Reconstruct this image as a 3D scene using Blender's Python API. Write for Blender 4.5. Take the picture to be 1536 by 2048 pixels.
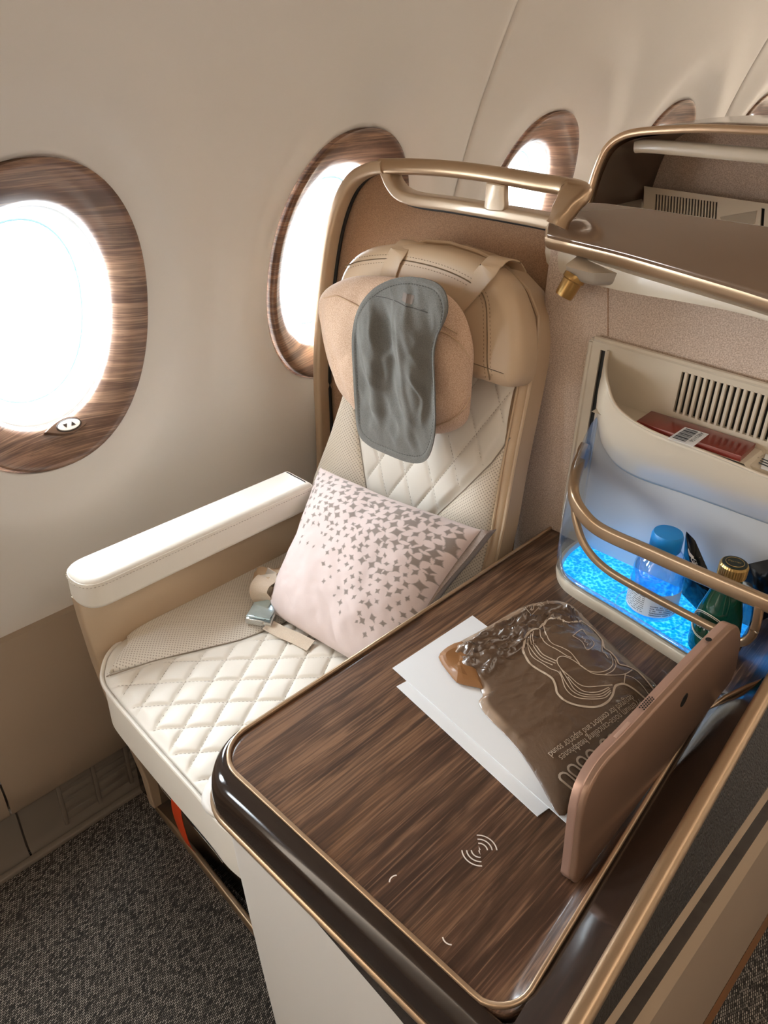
import bpy, bmesh, math, random
import numpy as np
from mathutils import Vector, Matrix, noise

for o in list(bpy.data.objects): bpy.data.objects.remove(o)
scene = bpy.context.scene
COL = scene.collection

# ------------------------------------------------------------------ camera
# world: x from window wall to aisle, y towards the tail, z up, metres
RM = np.array([[0.71805244, 0.37210814, -0.58816344],
               [0.69572929, -0.36067663, 0.62118687],
               [0.01901189, -0.85524727, -0.51787127]])
CAM = np.array([1.18, 0.0, 1.40]); FPX = 1600.0
cd = bpy.data.cameras.new('camera'); cam = bpy.data.objects.new('camera', cd); COL.objects.link(cam)
cd.sensor_fit = 'VERTICAL'; cd.sensor_height = 36.0; cd.lens = FPX / 2048 * 36.0
cd.clip_start = 0.02
cam.matrix_world = Matrix([[RM[i, 0], -RM[i, 1], -RM[i, 2], CAM[i]] for i in range(3)] + [[0, 0, 0, 1]])
scene.camera = cam

# ------------------------------------------------------------------ light
w = bpy.data.worlds.new('daylight'); scene.world = w; w.use_nodes = True
bg = w.node_tree.nodes['Background']; bg.inputs[0].default_value = (0.86, 0.94, 1.0, 1); bg.inputs[1].default_value = 22.0
vs = scene.view_settings
vs.view_transform = 'Standard'; vs.look = 'None'; vs.exposure = 0.64; vs.gamma = 1.0; vs.use_curve_mapping = False

def area_light(name, loc, rot, sx, sy, power, col):
    l = bpy.data.lights.new(name, 'AREA'); l.shape = 'RECTANGLE'; l.size = sx; l.size_y = sy
    l.energy = power; l.color = col
    o = bpy.data.objects.new(name, l); COL.objects.link(o); o.location = loc; o.rotation_euler = rot
    return o
# the cabin's ceiling wash lights above the aisle, out of the picture
area_light('ceiling_wash_offscreen', (1.7, 0.2, 2.02), (0, 0, 0), 0.5, 3.2, 9, (1.0, 0.86, 0.72))
area_light('ceiling_wash_offscreen', (1.7, 3.2, 2.02), (0, 0, 0), 0.5, 2.4, 4, (1.0, 0.84, 0.70))

# ------------------------------------------------------------------ helpers
def ray(u, v): return RM @ np.array([u - 768, v - 1024, FPX])
def P(u, v, **k):
    r = ray(u, v); (a, val), = k.items(); i = 'xyz'.index(a)
    return Vector(CAM + r * ((val - CAM[i]) / r[i]))
def PP(u, v, p0, n):
    r = ray(u, v); n = np.array(n, float); p0 = np.array(p0, float)
    return Vector(CAM + r * (((p0 - CAM) @ n) / (r @ n)))
def plane3(a, b, c):
    n = (b - a).cross(c - a).normalized(); return a, n
def lerp(a, b, t): return a + (b - a) * t
def sstep(a, b, x):
    t = min(1, max(0, (x - a) / (b - a))); return t * t * (3 - 2 * t)
def interp(x, xs, ys): return float(np.interp(x, xs, ys))

def new(name, verts, faces, mat, parent=None, smooth=40, kind=None):
    me = bpy.data.meshes.new(name); me.from_pydata([tuple(v) for v in verts], [], faces); me.update()
    bm = bmesh.new(); bm.from_mesh(me); bmesh.ops.recalc_face_normals(bm, faces=bm.faces); bm.to_mesh(me); bm.free()
    if smooth:
        me.polygons.foreach_set('use_smooth', [len(p.vertices) <= 8 for p in me.polygons])
        me.set_sharp_from_angle(angle=math.radians(smooth))
    o = bpy.data.objects.new(name, me); COL.objects.link(o)
    if mat: me.materials.append(mat)
    if parent:
        o.parent = parent
        if parent.type == 'EMPTY': o.matrix_parent_inverse = Matrix.Translation(-Vector(parent.location))
    if kind: o['kind'] = kind
    return o
def tag(o, label, cat, group=None):
    o['label'] = label; o['category'] = cat
    if group: o['group'] = group
    return o
def thing(name, loc, label=None, cat=None, group=None, kind=None):
    o = bpy.data.objects.new(name, None); COL.objects.link(o); o.location = loc; o.empty_display_size = .05
    if label: tag(o, label, cat, group)
    if kind: o['kind'] = kind
    return o
def label(o, t): o['label'] = t; return o
def solidify(o, t, off=-1):
    m = o.modifiers.new('thick', 'SOLIDIFY'); m.thickness = t; m.offset = off; return o

def spline(pts, n=8, closed=False):
    pts = [Vector(p) for p in pts]; out = []; N = len(pts)
    rng = N if closed else N - 1
    for i in range(rng):
        if closed: p0, p1, p2, p3 = (pts[(i + k - 1) % N] for k in range(4))
        else:
            p1, p2 = pts[i], pts[i + 1]
            p0 = pts[i - 1] if i else p1 * 2 - p2
            p3 = pts[i + 2] if i + 2 < N else p2 * 2 - p1
        for k in range(n):
            t = k / n
            out.append(.5 * ((2 * p1) + (p2 - p0) * t + (2 * p0 - 5 * p1 + 4 * p2 - p3) * t * t + (3 * p1 - p0 - 3 * p2 + p3) * t ** 3))
    if not closed: out.append(pts[-1])
    return out
def pxs(pts, n=6, closed=False):
    return [(p.x, p.y) for p in spline([(a, b, 0) for a, b in pts], n, closed)]
def basis(n, hint=None):
    n = Vector(n).normalized(); h = Vector(hint) if hint else (Vector((0, 0, 1)) if abs(n.z) < .9 else Vector((0, 1, 0)))
    ex = h.cross(n).normalized(); ey = n.cross(ex).normalized(); return ex, ey, n
def inset2(pts, d):
    """offset closed 2d outline inwards by d (outline counter-clockwise)"""
    N = len(pts); out = []
    for i in range(N):
        a, b, c = pts[i - 1], pts[i], pts[(i + 1) % N]
        e1 = (b - a); e2 = (c - b)
        if e1.length < 1e-9: e1 = e2
        if e2.length < 1e-9: e2 = e1
        n1 = Vector((-e1.y, e1.x)).normalized(); n2 = Vector((-e2.y, e2.x)).normalized()
        m = n1 + n2
        m = m / max(.5, m.dot(n1)) if m.length > 1e-6 else n1
        out.append(b + m * d)
    return out
def slab(name, outline, n, thick, r, mat, parent=None, segs=4, back_r=None, dome=0):
    """outline (3d points, coplanar) is the front face; body goes back along -n"""
    o0 = sum((Vector(p) for p in outline), Vector()) / len(outline)
    ex, ey, n = basis(n)
    p2 = [Vector(((Vector(p) - o0).dot(ex), (Vector(p) - o0).dot(ey))) for p in outline]
    ar = sum(p2[i - 1].x * p2[i].y - p2[i].x * p2[i - 1].y for i in range(len(p2)))
    if ar < 0: p2.reverse()
    N = len(p2); rings = []
    r = min(r, thick * .49 if back_r else thick * .98)
    for k in range(segs + 1):
        a = k / segs * math.pi / 2
        rings.append((inset2(p2, r * (1 - math.sin(a))), r * (1 - math.cos(a))))
    if back_r:
        for k in range(segs + 1):
            a = k / segs * math.pi / 2
            rings.append((inset2(p2, back_r * (1 - math.cos(a))), thick - back_r * (1 - math.sin(a))))
    else: rings.append((p2, thick))
    V = []; F = []
    for pts, d in rings:
        V += [o0 + ex * q.x + ey * q.y - n * d for q in pts]
    for k in range(len(rings) - 1):
        for i in range(N):
            j = (i + 1) % N; F.append((k * N + i, k * N + j, (k + 1) * N + j, (k + 1) * N + i))
    F.append(tuple(range(N))); F.append(tuple(reversed(range((len(rings) - 1) * N, len(rings) * N))))
    return new(name, V, F, mat, parent)
def box(name, lo, hi, mat, parent=None, r=.004, seg=2):
    bm = bmesh.new(); bmesh.ops.create_cube(bm, size=1)
    lo = Vector(lo); hi = Vector(hi)
    for v in bm.verts: v.co = Vector([lerp(lo[i], hi[i], v.co[i] + .5) for i in range(3)])
    if r: bmesh.ops.bevel(bm, geom=list(bm.edges), offset=r, segments=seg, affect='EDGES', profile=.5)
    V = [v.co.copy() for v in bm.verts]; F = [tuple(v.index for v in f.verts) for f in bm.faces]; bm.free()
    return new(name, V, F, mat, parent)
def sweep(name, path, prof, mat, parent=None, up=(0, 0, 1), closed=False, cap=True, scale=None):
    path = [Vector(p) for p in path]; N = len(path); M = len(prof); V = []; F = []
    for i, p in enumerate(path):
        a = path[i - 1] if (i or closed) else p; b = path[(i + 1) % N] if (i < N - 1 or closed) else p
        t = (b - a).normalized(); u = Vector(up)
        s = t.cross(u)
        s = s.normalized() if s.length > 1e-4 else Vector((1, 0, 0))
        u2 = s.cross(t).normalized(); k = scale[i] if scale else 1
        V += [p + s * (q[0] * k) + u2 * (q[1] * k) for q in prof]
    for i in range(N if closed else N - 1):
        for j in range(M):
            a = i * M + j; b = i * M + (j + 1) % M; c = ((i + 1) % N) * M
            F.append((a, b, c + (j + 1) % M, c + j))
    if cap and not closed:
        F.append(tuple(range(M))); F.append(tuple(range((N - 1) * M, N * M)))
    return new(name, V, F, mat, parent)
def circ(r, n=10, ry=None):
    ry = ry or r
    return [(r * math.cos(2 * math.pi * i / n), ry * math.sin(2 * math.pi * i / n)) for i in range(n)]
def rrect(w, h, r, n=3):
    out = []
    for cx, cy, a0 in ((w / 2 - r, h / 2 - r, 0), (-w / 2 + r, h / 2 - r, 90), (-w / 2 + r, -h / 2 + r, 180), (w / 2 - r, -h / 2 + r, 270)):
        for k in range(n + 1):
            a = math.radians(a0 + 90 * k / n); out.append((cx + r * math.cos(a), cy + r * math.sin(a)))
    return out
def tube(name, path, r, mat, parent=None, n=8, closed=False, up=(0.03, 0.05, 1)):
    return sweep(name, path, circ(r, n), mat, parent, up, closed)
def grid(name, fn, nu, nv, mat, parent=None, smooth=60, kind=None, wrap=False):
    V = [fn(i / (nu - (0 if wrap else 1)), j / (nv - 1)) for j in range(nv) for i in range(nu)]; F = []
    for j in range(nv - 1):
        for i in range(nu if wrap else nu - 1):
            k = (i + 1) % nu; F.append((j * nu + i, j * nu + k, (j + 1) * nu + k, (j + 1) * nu + i))
    return new(name, V, F, mat, parent, smooth, kind)
def lathe(name, prof, base, axis, mat, parent=None, n=32, smooth=40):
    ex, ey, ax = basis(axis, (0, 1, 0.01)); base = Vector(base); V = []; F = []; M = len(prof)
    for r, h in prof:
        V += [base + ax * h + (ex * math.cos(2 * math.pi * i / n) + ey * math.sin(2 * math.pi * i / n)) * r for i in range(n)]
    for k in range(M - 1):
        for i in range(n):
            j = (i + 1) % n; F.append((k * n + i, k * n + j, (k + 1) * n + j, (k + 1) * n + i))
    if prof[0][0] > 1e-5: F.append(tuple(reversed(range(n))))
    if prof[-1][0] > 1e-5: F.append(tuple(range((M - 1) * n, M * n)))
    return new(name, V, F, mat, parent, smooth)
class Star:
    """star-shaped outline in a plane: gives t (0 centre .. 1 edge) for any point"""
    def __init__(s, pts2, c=None):
        s.c = Vector(c) if c else sum((Vector(p) for p in pts2), Vector((0, 0))) / len(pts2)
        an = [(math.atan2(p[1] - s.c.y, p[0] - s.c.x), math.hypot(p[0] - s.c.x, p[1] - s.c.y)) for p in pts2]
        an.sort(); a = np.array([q[0] for q in an]); r = np.array([q[1] for q in an])
        s.a = np.concatenate([a - 2 * math.pi, a, a + 2 * math.pi]); s.r = np.concatenate([r, r, r])
    def R(s, th): return float(np.interp(th, s.a, s.r))
    def t(s, x, y):
        return math.hypot(x - s.c.x, y - s.c.y) / max(1e-6, s.R(math.atan2(y - s.c.y, x - s.c.x)))
def blob(name, star, O, ex, ey, en, front, back, mat, parent=None, na=120, nr=28, smooth=70, warp=None):
    """closed cushion: front(x,y,t) and back(x,y,t) give offsets along en"""
    V = []; F = []; O = Vector(O)
    def pt(x, y, h):
        q = O + ex * x + ey * y + en * h
        return warp(q) if warp else q
    def layer(fn, last):
        idx = [len(V)]; V.append(pt(star.c.x, star.c.y, fn(star.c.x, star.c.y, 0)))
        rows = []
        for k in range(1, nr + last):
            t = 1 - (1 - k / nr) ** 1.6; row = []
            for i in range(na):
                th = -math.pi + 2 * math.pi * i / na; R = star.R(th)
                x = star.c.x + R * t * math.cos(th); y = star.c.y + R * t * math.sin(th)
                row.append(len(V)); V.append(pt(x, y, fn(x, y, t)))
            rows.append(row)
        return idx[0], rows
    c1, r1 = layer(front, 1); c2, r2 = layer(back, 0)
    for c, rows, fl in ((c1, r1, 0), (c2, r2 + [r1[-1]], 1)):
        for i in range(na):
            j = (i + 1) % na
            F.append((c, rows[0][i], rows[0][j]))
            for k in range(len(rows) - 1): F.append((rows[k][i], rows[k + 1][i], rows[k + 1][j], rows[k][j]))
    return new(name, V, F, mat, parent, smooth)
def fbm(x, y, z=0., o=3): return noise.fractal(Vector((x, y, z)), 1.0, 2.0, o)
def text_mesh(s, size, align='LEFT', extrude=0, offset=0):
    c = bpy.data.curves.new('txt', 'FONT'); c.body = s; c.size = size; c.align_x = align; c.extrude = extrude; c.offset = offset
    c.resolution_u = 3
    o = bpy.data.objects.new('txt', c); COL.objects.link(o)
    bpy.context.view_layer.update()
    me = bpy.data.meshes.new_from_object(o.evaluated_get(bpy.context.evaluated_depsgraph_get()))
    V = [v.co.copy() for v in me.vertices]; F = [tuple(p.vertices) for p in me.polygons]
    bpy.data.objects.remove(o); bpy.data.curves.remove(c); bpy.data.meshes.remove(me)
    return V, F
def text(name, s, size, fn, mat, parent=None, align='LEFT', width=None, offset=0):
    """fn(x,y) -> 3d point; width rescales the run to that length"""
    V, F = text_mesh(s, size, align, 0, offset)
    k = 1
    if width:
        xs = [v.x for v in V]; k = width / (max(xs) - min(xs))
    return new(name, [fn(v.x * k, v.y) for v in V], F, mat, parent, 0)
def ribbon(paths, width, fn, z=0):
    V = []; F = []
    for path in paths:
        path = [Vector((p[0], p[1])) for p in path]; b = len(V)
        for i, p in enumerate(path):
            a = path[max(0, i - 1)]; c = path[min(len(path) - 1, i + 1)]
            t = (c - a).normalized() if (c - a).length > 1e-9 else Vector((1, 0)); nn = Vector((-t.y, t.x)) * width / 2
            V.append(fn(*(p + nn))); V.append(fn(*(p - nn)))
            if i: k = b + 2 * i; F.append((k - 2, k - 1, k + 1, k))
    return V, F

# ------------------------------------------------------------------ materials
def lin(h):
    h = h.lstrip('#'); c = [int(h[i:i + 2], 16) / 255 for i in (0, 2, 4)]
    return tuple(x / 12.92 if x <= .04045 else ((x + .055) / 1.055) ** 2.4 for x in c) + (1,)
class NT:
    def __init__(s, name):
        s.m = bpy.data.materials.new(name); s.m.use_nodes = True; s.t = s.m.node_tree; s.n = s.t.nodes
        s.b = s.n['Principled BSDF']; s.out = s.n['Material Output']
    def add(s, typ, **k):
        nd = s.n.new(typ)
        for a, v in k.items():
            if a.startswith('i_'):
                key = a[2:]; key = int(key) if key.isdigit() else key
                nd.inputs[key].default_value = v
            else: setattr(nd, a, v)
        return nd
    def l(s, a, b): s.t.links.new(a, b)
    def set(s, **k):
        for a, v in k.items(): s.b.inputs[a.replace('_', ' ')].default_value = v
    def coord(s, scale=(1, 1, 1), rot=(0, 0, 0)):
        c = s.add('ShaderNodeTexCoord'); mp = s.add('ShaderNodeMapping'); mp.inputs['Scale'].default_value = scale; mp.inputs['Rotation'].default_value = rot
        s.l(c.outputs['Object'], mp.inputs[0]); return mp.outputs[0]
    def noise(s, vec, scale, detail=2, dist=0, rough=.5):
        nd = s.add('ShaderNodeTexNoise'); nd.inputs['Scale'].default_value = scale; nd.inputs['Detail'].default_value = detail
        nd.inputs['Distortion'].default_value = dist; nd.inputs['Roughness'].default_value = rough
        if vec: s.l(vec, nd.inputs['Vector'])
        return nd.outputs[0]
    def ramp(s, fac, stops, interp='LINEAR'):
        r = s.add('ShaderNodeValToRGB'); r.color_ramp.interpolation = interp; e = r.color_ramp.elements
        while len(e) < len(stops): e.new(.5)
        for i, (p, c) in enumerate(stops): e[i].position = p; e[i].color = lin(c) if isinstance(c, str) else (c, c, c, 1)
        s.l(fac, r.inputs[0]); return r.outputs[0]
    def math(s, op, a, b=None, clamp=False):
        m = s.add('ShaderNodeMath', operation=op, use_clamp=clamp)
        for i, v in enumerate((a, b)):
            if v is None: continue
            if isinstance(v, (int, float)): m.inputs[i].default_value = v
            else: s.l(v, m.inputs[i])
        return m.outputs[0]
    def mix(s, f, a, b, mode='MIX'):
        m = s.add('ShaderNodeMix', data_type='RGBA', blend_type=mode)
        for i, v in ((0, f), (6, a), (7, b)):
            if isinstance(v, (int, float)): m.inputs[i].default_value = v
            elif isinstance(v, str): m.inputs[i].default_value = lin(v)
            else: s.l(v, m.inputs[i])
        return m.outputs[2]
    def bump(s, h, strength=.2, dist=.001):
        b = s.add('ShaderNodeBump'); b.inputs['Strength'].default_value = strength; b.inputs['Distance'].default_value = dist
        s.l(h, b.inputs['Height']); s.l(b.outputs[0], s.b.inputs['Normal'])
    def base(s, c):
        if isinstance(c, str): s.b.inputs['Base Color'].default_value = lin(c)
        else: s.l(c, s.b.inputs['Base Color'])
def plain(name, c, rough=.5, metal=0, coat=0, bump=None, spec=.5, var=None):
    t = NT(name); t.set(Roughness=rough, Metallic=metal); t.b.inputs['Coat Weight'].default_value = coat
    t.b.inputs['Coat Roughness'].default_value = .05; t.b.inputs['Specular IOR Level'].default_value = spec
    t.base(c)
    if var:
        n = t.noise(t.coord(), var[0], 4); t.base(t.mix(t.ramp(n, [(.35, 0.), (.65, 1.)]), c, var[1]))
    if bump: t.bump(t.noise(t.coord(), bump[0], 3), bump[1], bump[2] if len(bump) > 2 else .001)
    return t.m
def wood(name, dark='#38261d', mid='#604536', light='#8f6d54', rough=.32, coat=.35, axis='y', orange='#86603f', xs=1):
    t = NT(name)
    sc = (xs, .085, 1)
    v = t.coord(sc)
    big = t.noise(v, 9, 4, 1.6, .6); fine = t.noise(v, 60, 5, .6, .65); hair = t.noise(t.coord((xs, .02, 1)), 420, 2)
    c = t.ramp(big, [(.30, dark), (.46, mid), (.60, light), (.72, mid)])
    c = t.mix(t.ramp(t.noise(t.coord((xs, .35, 1)), 5, 3, .5), [(.5, 0.), (.72, .55)]), c, orange)
    wv = t.add('ShaderNodeTexWave', wave_type='BANDS', bands_direction='X' if xs == 1 else 'Z'); wv.inputs['Scale'].default_value = 7; wv.inputs['Distortion'].default_value = 14; wv.inputs['Detail'].default_value = 3; wv.inputs['Detail Scale'].default_value = 1.1
    t.l(t.coord((xs, .16, 1)), wv.inputs['Vector'])
    c = t.mix(t.ramp(wv.outputs['Fac'], [(.02, .7), (.16, 0.)]), c, dark)
    c = t.mix(t.ramp(t.noise(t.coord((xs, .3, 1)), 16, 4, 1), [(.52, 0.), (.68, .5)]), c, light)
    c = t.mix(t.ramp(fine, [(.42, .75), (.56, 0.)]), c, dark)
    c = t.mix(t.ramp(hair, [(.40, .5), (.52, 0.)]), c, dark)
    c = t.mix(t.ramp(hair, [(.56, 0.), (.68, .6)]), c, light)
    t.base(c); t.set(Roughness=rough); t.b.inputs['Coat Weight'].default_value = coat; t.b.inputs['Coat Roughness'].default_value = .12
    t.bump(hair, .08, .0005); return t.m
def fabric(name, a, b, scale=700, rough=.9, bump=.35, dist=.0008):
    t = NT(name); n = t.noise(t.coord(), scale, 3, 0, .7)
    n2 = t.noise(t.coord(), 14, 3)
    c = t.mix(t.ramp(n, [(.36, 0.), (.64, 1.)]), a, b)
    t.base(c); t.set(Roughness=rough); t.b.inputs['Sheen Weight'].default_value = .25; t.bump(n, bump, dist); return t.m
def perforated(name, c, dot, axes, pitch=.0045):
    t = NT(name); t.set(Roughness=.5)
    mp = t.coord((1 / pitch,) * 3, (0, 0, math.radians(45)) if axes == 'xy' else (0, math.radians(45), 0))
    f = t.add('ShaderNodeVectorMath', operation='FRACTION'); t.l(mp, f.inputs[0])
    s = t.add('ShaderNodeVectorMath', operation='SUBTRACT'); t.l(f.outputs[0], s.inputs[0]); s.inputs[1].default_value = (.5, .5, .5)
    m = t.add('ShaderNodeVectorMath', operation='MULTIPLY'); t.l(s.outputs[0], m.inputs[0]); m.inputs[1].default_value = (1, 1, 0) if axes == 'xy' else (1, 0, 1)
    ln = t.add('ShaderNodeVectorMath', operation='LENGTH'); t.l(m.outputs[0], ln.inputs[0])
    d = t.ramp(ln.outputs['Value'], [(.19, 0.), (.27, 1.)])
    t.base(t.mix(d, dot, c)); t.bump(d, .4, .0008); return t.m

M_wall = plain('wall panel', '#ebe7e2', .42, spec=.35, bump=(260, .03))
M_bronze = plain('bronze satin', '#b59a7c', .33, .75, bump=(900, .05))
M_champ = plain('champagne plastic', '#c9b296', .36, .25, .4, bump=(1200, .05))
M_rim = plain('bronze trim', '#c2a688', .3, .7)
M_cream = plain('cream leather', '#e6dfd3', .45, bump=(320, .10, .0006))
M_tanlth = plain('tan leather', '#cdb394', .45, bump=(320, .10, .0006))
M_perf_seat = perforated('perforated seat leather', '#ebe5da', '#bcb2a5', 'xy')
M_perf_back = perforated('perforated back leather', '#e0d3c0', '#aa9c8a', 'xz')
M_stitch = plain('stitching', '#9c9081', .8)
M_stitch2 = plain('tan stitching', '#7d6850', .8)
M_fab = fabric('shell fabric', '#96745a', '#c09c7c', 600)
M_fab2 = fabric('partition fabric', '#b39c8a', '#e2d0c0', 520)
M_wood = wood('walnut')
M_bezel = wood('walnut bezel', '#5e463a', '#8d6d5b', '#b08d73', .3, .4, orange='#a87858', xs=.04)
M_gloss = plain('dark gloss', '#2a201b', .13, 0, .25)
M_plast = plain('beige plastic', '#d2c6b2', .35, 0, .2)
M_greybeige = plain('side panel', '#a08d79', .5, bump=(400, .05))
M_darkpl = plain('dark grille plastic', '#857a6e', .55)
M_black = plain('black void', '#060505', .8)
M_slots = plain('slot black', '#0a0908', .6)
M_frame = plain('window seal', '#f4f7f8', .4)
M_white = plain('white paper', '#eef2f6', .6)
M_print = plain('print white', '#e8dfd6', .6)

def carpet(name, a, b):
    t = NT(name); mp = t.coord((1, 1, 1), (0, 0, math.radians(-110)))
    n = t.add('ShaderNodeTexNoise'); n.inputs['Scale'].default_value = 200; t.l(mp, n.inputs['Vector'])
    va = t.add('ShaderNodeVectorMath', operation='MULTIPLY_ADD'); t.l(n.outputs['Color'], va.inputs[0]); va.inputs[1].default_value = (.0014, .0014, 0); t.l(mp, va.inputs[2])
    br_ = t.add('ShaderNodeTexBrick'); br_.offset = .5; t.l(va.outputs[0], br_.inputs['Vector'])
    for k, v in (('Color1', lin(a)), ('Color2', lin(b)), ('Mortar', lin('#1c1917')), ('Scale', 1.0), ('Mortar Size', .0009), ('Mortar Smooth', .4), ('Bias', -.05), ('Brick Width', .0064), ('Row Height', .0030)): br_.inputs[k].default_value = v
    big = t.noise(t.coord(), 110, 2)
    t.base(t.mix(t.ramp(big, [(.42, .22), (.58, 0.)]), br_.outputs['Color'], '#2a2623')); t.set(Roughness=.95)
    t.bump(br_.outputs['Fac'], -.6, .002); return t.m
M_carpet = carpet('carpet', '#38332f', '#bdb3a7')

def glass(name, tint=(1, 1, 1, 1), gl=.08, rough=.02):
    t = NT(name); tr = t.add('ShaderNodeBsdfTransparent'); tr.inputs[0].default_value = tint
    g = t.add('ShaderNodeBsdfGlossy'); g.inputs['Roughness'].default_value = rough
    lw = t.add('ShaderNodeLayerWeight'); lw.inputs[0].default_value = .35
    m = t.add('ShaderNodeMixShader'); f = t.math('MULTIPLY_ADD', lw.outputs['Facing'], .5); t.n[-1].inputs[2].default_value = gl
    t.l(f, m.inputs[0]); t.l(tr.outputs[0], m.inputs[1]); t.l(g.outputs[0], m.inputs[2]); t.l(m.outputs[0], t.out.inputs[0]); return t.m
M_pane = glass('window glass', (1, 1, 1, 1), .02)
M_clear = glass('clear plastic', (.93, .97, 1, 1), .10, .06)

# ================================================================== SETTING
def Wx(z):
    """inner face of the fuselage side wall"""
    d = max(0, z - .55)
    return -.06 + (.25 * d * d if d < .85 else .25 * .7225 + .425 * (d - .85))
SEAMS = [-1.07, .18, 1.43, 2.68, 3.93]
WY0, PITCH, WZ = .503, .625, .992
WA, WB, WN = .179, .253, 2.17
def supell(a, b, n, th):
    c, s = math.cos(th), math.sin(th); k = (abs(c / a) ** n + abs(s / b) ** n) ** (-1 / n); return k * c, k * s
def wall_pt(y, z, off=0): return Vector((Wx(z) + off, y, z))

M_ceil = plain('ceiling panel', '#b6a694', .5)
floor = new('floor', [(-.3, -1.3, 0), (3.2, -1.3, 0), (3.2, 5, 0), (-.3, 5, 0)], [(0, 1, 2, 3)], M_carpet, None, 0, 'structure')
ceiling = new('ceiling', [(-.3, -1.3, 2.06), (3.2, -1.3, 2.06), (3.2, 5, 2.06), (-.3, 5, 2.06)], [(0, 3, 2, 1)], M_ceil, None, 0, 'structure')
new('wall_right', [(2.6, -1.3, 0), (2.6, 5, 0), (2.6, 5, 2.06), (2.6, -1.3, 2.06)], [(0, 1, 2, 3)], M_ceil, None, 0, 'structure')
new('wall_front', [(-.3, -1.3, 0), (3.2, -1.3, 0), (3.2, -1.3, 2.06), (-.3, -1.3, 2.06)], [(0, 1, 2, 3)], M_greybeige, None, 0, 'structure')
new('wall_back', [(-.3, 5, 0), (3.2, 5, 0), (3.2, 5, 2.06), (-.3, 5, 2.06)], [(0, 1, 2, 3)], M_greybeige, None, 0, 'structure')

wall = thing('wall_left', (0, 0, 0), kind='structure')
def wall_panel(y0, y1):
    V = []; F = []
    g = .0016
    for wi in range(2):
        cy = (y0 + (wi + .5) * PITCH); ya = y0 + g if wi == 0 else y0 + PITCH; yb = y0 + PITCH if wi == 0 else y1 - g
        za, zb = .44, 2.06
        per = []
        for k in range(20): per.append((lerp(ya, yb, k / 20), za))
        for k in range(48): per.append((yb, lerp(za, zb, k / 48)))
        for k in range(20): per.append((lerp(yb, ya, k / 20), zb))
        for k in range(48): per.append((ya, lerp(zb, za, k / 48)))
        N = len(per); NRg = 18; b = len(V)
        for k in range(NRg + 1):
            t = (k / NRg) ** 1.5
            for (py, pz) in per:
                th = math.atan2(pz - WZ, py - cy); hy, hz = supell(WA, WB, WN, th)
                y = lerp(cy + hy, py, t); z = lerp(WZ + hz, pz, t)
                e = (abs((y - cy) / WA) ** 2 + abs((z - WZ) / WB) ** 2) ** .5
                edge = min(abs(y - y0), abs(y1 - y))
                off = -.012 + .022 * sstep(1.0, 1.42, e) - .010 * sstep(1.42, 2.0, e) - .003 * (1 - sstep(0, .006, edge))
                V.append(wall_pt(y, z, off))
        for k in range(NRg):
            for i in range(N):
                j = (i + 1) % N; F.append((b + k * N + i, b + k * N + j, b + (k + 1) * N + j, b + (k + 1) * N + i))
    key = {}; mp = []; V2 = []
    for v in V:
        q = (round(v.x, 5), round(v.y, 5), round(v.z, 5))
        if q not in key: key[q] = len(V2); V2.append(v)
        mp.append(key[q])
    o = new('panel', V2, [tuple(mp[i] for i in f) for f in F], M_wall, wall, 60)
    # point normals into the cabin, thickness outwards
    if o.data.polygons[10].normal.x < 0: o.data.flip_normals()
    solidify(o, .01, -1); return o
for a, b in zip(SEAMS, SEAMS[1:]): wall_panel(a, b)
# dark backing behind the panel joints
for sy in SEAMS[1:-1]:
    zs = [.44 + k * .06 for k in range(28)]
    V = [wall_pt(sy - .02, z, -.0085) for z in zs] + [wall_pt(sy + .02, z, -.0085) for z in zs]; n = len(zs)
    new('joint_seal', V, [(k, k + 1, n + k + 1, n + k) for k in range(n - 1)], M_darkpl, wall)

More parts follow.
